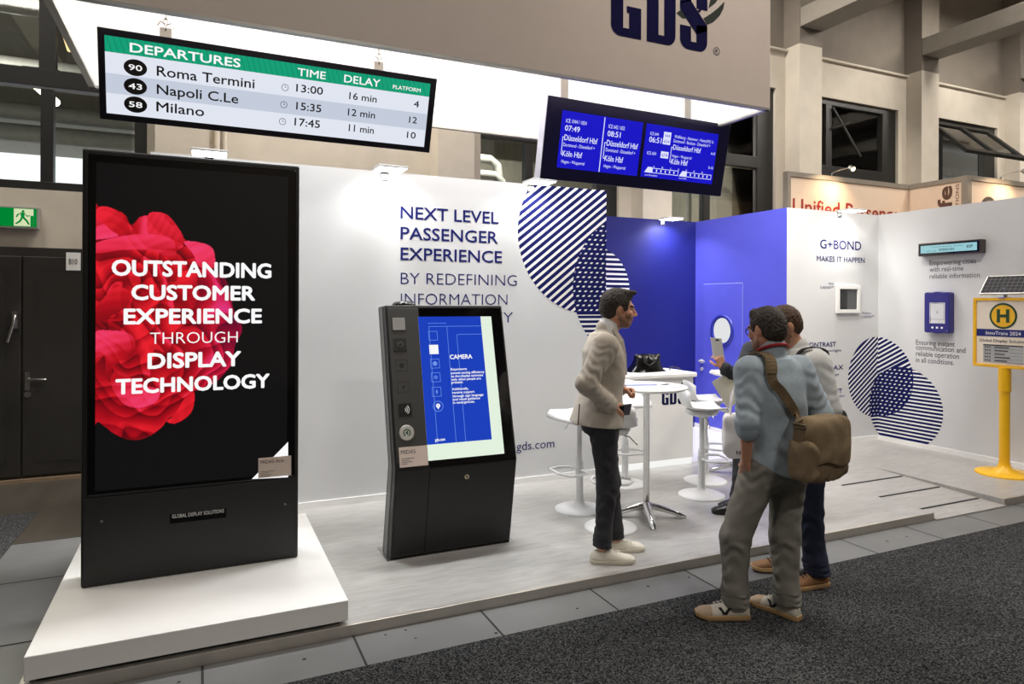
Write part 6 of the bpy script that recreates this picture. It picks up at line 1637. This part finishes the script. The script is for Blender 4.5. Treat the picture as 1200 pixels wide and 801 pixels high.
# ---------------------------------------------------------------- man in the pale shirt behind him
A = az_axes(-66)
def P3(x, y, z): return arr((3.525, 3.235, ZC)) + A[0] * x + A[1] * y + arr((0, 0, z))
J = dict(pelvis=P3(0, -.05, .94), neck=P3(0, .0, 1.475), hipL=P3(-.09, -.05, .88), hipR=P3(.09, -.05, .88), knL=P3(-.09, -.04, .48), knR=P3(.10, .0, .48), anL=P3(-.12, -.075, .09), anR=P3(.115, .02, .09),
         shL=P3(-.19, -.04, 1.405), elL=P3(-.235, -.09, 1.13), wrL=P3(-.17, .10, 1.0), shR=P3(.19, -.03, 1.405), elR=P3(.23, -.06, 1.13), wrR=P3(.14, .15, 1.05))
HA = az_axes(-70, 14); hc = P3(0, .095, 1.632)
t = person('man in pale grey shirt, dark jeans and brown shoes behind the messenger bag man', P3(0, 0, 0))
body(t, J, A, hc, HA, [dict(w=J['wrL'], d=A[1] * .9 + A[0] * .3 - A[2] * .1, n=A[0] * .7 - A[2] * .5, th=A[2], curl=(45, 50, 30)), dict(w=J['wrR'], d=A[1] * .9 - A[0] * .3, n=-A[0] * .7 - A[2] * .5, th=A[2], curl=(45, 50, 30))], 1.03)
hair(t, hc, HA, HAIRB, 1.03, quiff=.004, thick=.012, seed=7)
trousers(t, J, A, DENIMB, (.106, .078, .068, .068), fold=.005)
AX = A3(J, A)
v = Vol(P3(0, 0, 1.17) - (.42, .42, .36), P3(0, 0, 1.17) + (.42, .42, .38), .007)
v.stack(J['pelvis'], AX, [(-.07, .182, .15, .145), (.04, .182, .155, .14), (.18, .176, .155, .13), (.34, .190, .14, .135), (.44, .192, .115, .13), (.50, .15, .085, .11), (.55, .09, .07, .085)], .02, fold=(.003, 24))
v.cone(J['shL'], J['shR'], .068, .068, .05); sleeve(v, J['shL'], J['elL'], J['wrL'], (.084, .076, .07), 0, .005); sleeve(v, J['shR'], J['elR'], J['wrR'], (.084, .076, .07), 0, .005)
for s in 'LR': v.cut(J['el' + s] + (J['sh' + s] - J['el' + s]) * .12, (0, 0, 0)) if False else None
v.cone(J['neck'] + A[2] * .025, J['neck'] - A[2] * .03, .070, .08, .015); v.cone(hc - A[2] * .10 - A[1] * .03, hc, .052, .06, .006, 's'); v.rough(.0025, 34, 4)
vol_obj('shirt', v, TEEG, t)
BT = dict(mat=BRLE, sole=GUM, lace=LACEK, L=.295); add_shoe(t, 'L', J['anL'], -80, BT, ZC); add_shoe(t, 'R', J['anR'], -58, BT, ZC)
# black shoulder bag behind his back
bb = P3(-.02, -.235, .96)
t = thing('shoulder_bag', 'black shoulder bag on the back of the man in the pale grey shirt', 'bag', tuple(bb))
v = Vol(bb - .26, bb + .26, .008); v.ell(bb, (.12, .045, .15), A, 0, pw=4); v.rough(.004, 30, 1); vol_obj('bag_body', v, mat('black_nylon', (24, 24, 26), .7, noise=.1, scale=40), t)
def tp3(ang, hgt): 
    s_, c_ = math.sin(R(ang)), math.cos(R(ang)); return J['pelvis'] + AX[2] * hgt + AX[0] * (.20 * s_) + AX[1] * ((.165 if c_ > 0 else .155) * c_)
path = [bb + arr((0, 0, .14)) - A[0] * .06, tp3(190, .30), tp3(200, .42), J['shL'] + AX[0] * .06 + AX[2] * .066 - AX[1] * .085, J['shL'] + AX[0] * .06 + AX[2] * .094, J['shL'] + AX[0] * .055 + AX[2] * .06 + AX[1] * .09, tp3(-40, .34), tp3(-55, .18), tp3(-95, .05), bb + arr((0, 0, -.06)) - A[0] * .11]
rad = lambda p: unit(p - (J['pelvis'] + AX[2] * ((p - J['pelvis']) @ AX[2])))
ups = [rad(p) for p in path[:3]] + [unit(AX[2] - AX[1] * .8), AX[2], unit(AX[2] + AX[1] * .8)] + [rad(p) for p in path[6:]]
dp, du = dense(path, ups); ribbon('shoulder_strap', dp, .022, mat('black_webbing', (20, 20, 22), .8), t, du, .006)

# ---------------------------------------------------------------- person in the dark suit, mostly hidden
A = az_axes(-62)
def P4(x, y, z): return arr((4.085, 4.32, 0)) + A[0] * x + A[1] * y + arr((0, 0, z))
J = dict(pelvis=P4(.02, -.10, .88), neck=P4(.01, -.125, 1.40), hipL=P4(-.07, -.09, .83), hipR=P4(.11, -.10, .83), knL=P4(-.07, .01, .46), knR=P4(.12, -.03, .46), anL=P4(-.07, .045, .09), anR=P4(.13, -.05, .09),
         shL=P4(-.135, -.04, 1.345), elL=P4(-.215, .09, 1.11), wrL=P4(-.29, .225, 1.22), shR=P4(.17, -.15, 1.315), elR=P4(.14, .0, 1.06), wrR=P4(-.15, .085, 1.06))
HA = az_axes(-62, 12); hc = P4(.03, -.19, 1.505)
t = person('person in a dark suit on the platform holding up a white card, mostly hidden', P4(0, 0, 0))
body(t, J, A, hc, HA, [dict(w=J['wrL'], d=A[1] * .45 + A[2] * .9, n=A[0] * .9 + A[1] * .3, th=A[1] * .3 - A[0] * .2 + A[2] * .1, curl=(38, 45, 30), sc=.95), dict(w=J['wrR'], d=-A[0] * .6 + A[1] * .7, n=-A[2] * .4 - A[0] * .6, th=A[2], curl=(40, 45, 30), sc=.95)], .97, False)
hair(t, hc, HA, HAIRD, .97, quiff=.004, thick=.012, seed=9)
trousers(t, J, A, SUITD, (.100, .076, .066, .068), fold=.004)
AX = A3(J, A)
v = Vol(P4(0, .05, 1.1) - (.46, .46, .36), P4(0, .05, 1.1) + (.46, .46, .38), .007)
v.stack(J['pelvis'], AX, [(-.12, .178, .14, .145), (.02, .178, .135, .135), (.16, .166, .135, .125), (.32, .178, .13, .13), (.41, .178, .11, .12), (.46, .14, .08, .10), (.50, .09, .065, .08)], .02, fold=(.002, 22))
v.cone(J['shL'], J['shR'], .066, .066, .05); sleeve(v, J['shL'], J['elL'], J['wrL'], (.078, .068, .052), .92, .006); sleeve(v, J['shR'], J['elR'], J['wrR'], (.078, .066, .052), .92, .006)
v.cone(hc - A[2] * .10 - A[1] * .03, hc, .05, .06, .006, 's'); v.rough(.002, 36, 2); vol_obj('jacket', v, SUITD, t)
BS = dict(mat=BKLE, sole=BKLE, lace=LACEK, L=.285); add_shoe(t, 'L', J['anL'], -52, BS, 0.0); add_shoe(t, 'R', J['anR'], -70, BS, 0.0)
cc = J['wrL'] + A[1] * .045 + A[2] * .13
cp = Pl(cc, unit((.93, -.36, -.10)), unit((-.20, .0, .98)))
m = MB(); m.slab(cp, -.045, -.075, .045, .105, -.002, .002, 0); m.rect(cp, -.006, .082, .022, .096, .0026, 1)
setp(make('white_card', m, [PAPER, DKP]), 'narrow white card held up by the person in the dark suit', 'card')
fc = arr((3.76, 4.150, 1.045))
fp = Pl(fc, unit((.74, -.40, -.52)), unit((.48, -.1, .86)))
fc = arr((3.785, 4.150, 1.047)); fp = Pl(fc, unit((.909 * .857, -.417 * .857, .514)), unit((-.909 * .514, .417 * .514, .857)))
m = MB(); m.slab(fp, -.085, -.12, .085, .12, -.003, .003, 0); m.disc(fp, .05, .10, .008, .0036, 1, 14)
setp(make('folder', m, [mat('pale_folder', (226, 224, 208), .6, noise=.01), DKP]), 'pale folder held slantwise in front of the person in the dark suit', 'folder')
tb = arr((3.81, 4.075, .70))
t = thing('tote_bag', 'white tote bag with dark letters hanging from the arm of the person in the suit', 'bag', tuple(tb))
TA = az_axes(-62 + 90 + 180)
tA = np.array([unit((.84, -.54, 0)), unit((.54, .84, 0)), (0, 0, 1.0)])
v = Vol(tb - .28, tb + .28, .006); v.ell(tb, (.115, .045, .175), tA, 0, pw=6); v.rough(.004, 26, 2); vol_obj('bag_body', v, mat('white_tote', (226, 222, 222), .75, noise=.03, bump=.1), t)
for s in (-.028, .028):
    m = MB(); m.tube([tb + tA[0] * -.06 + tA[1] * s + arr((0, 0, .165)), tb + tA[0] * -.05 + tA[1] * s + arr((0, 0, .30)), J['elL'] + (J['wrL'] - J['elL']) * .05 + arr((0, 0, .066)), tb + tA[0] * .05 + tA[1] * s + arr((0, 0, .30)), tb + tA[0] * .06 + tA[1] * s + arr((0, 0, .165))], .007, 6); make('handle', m, MATS['white_tote'], t)
pt_ = Pl(tb - tA[1] * .0485, tA[0], (0, 0, 1)); m = MB(); m.text(pt_, 'HE', -.02, -.14, .06, .03, .001, 0, .02); make('lettering', m, INKD, t)
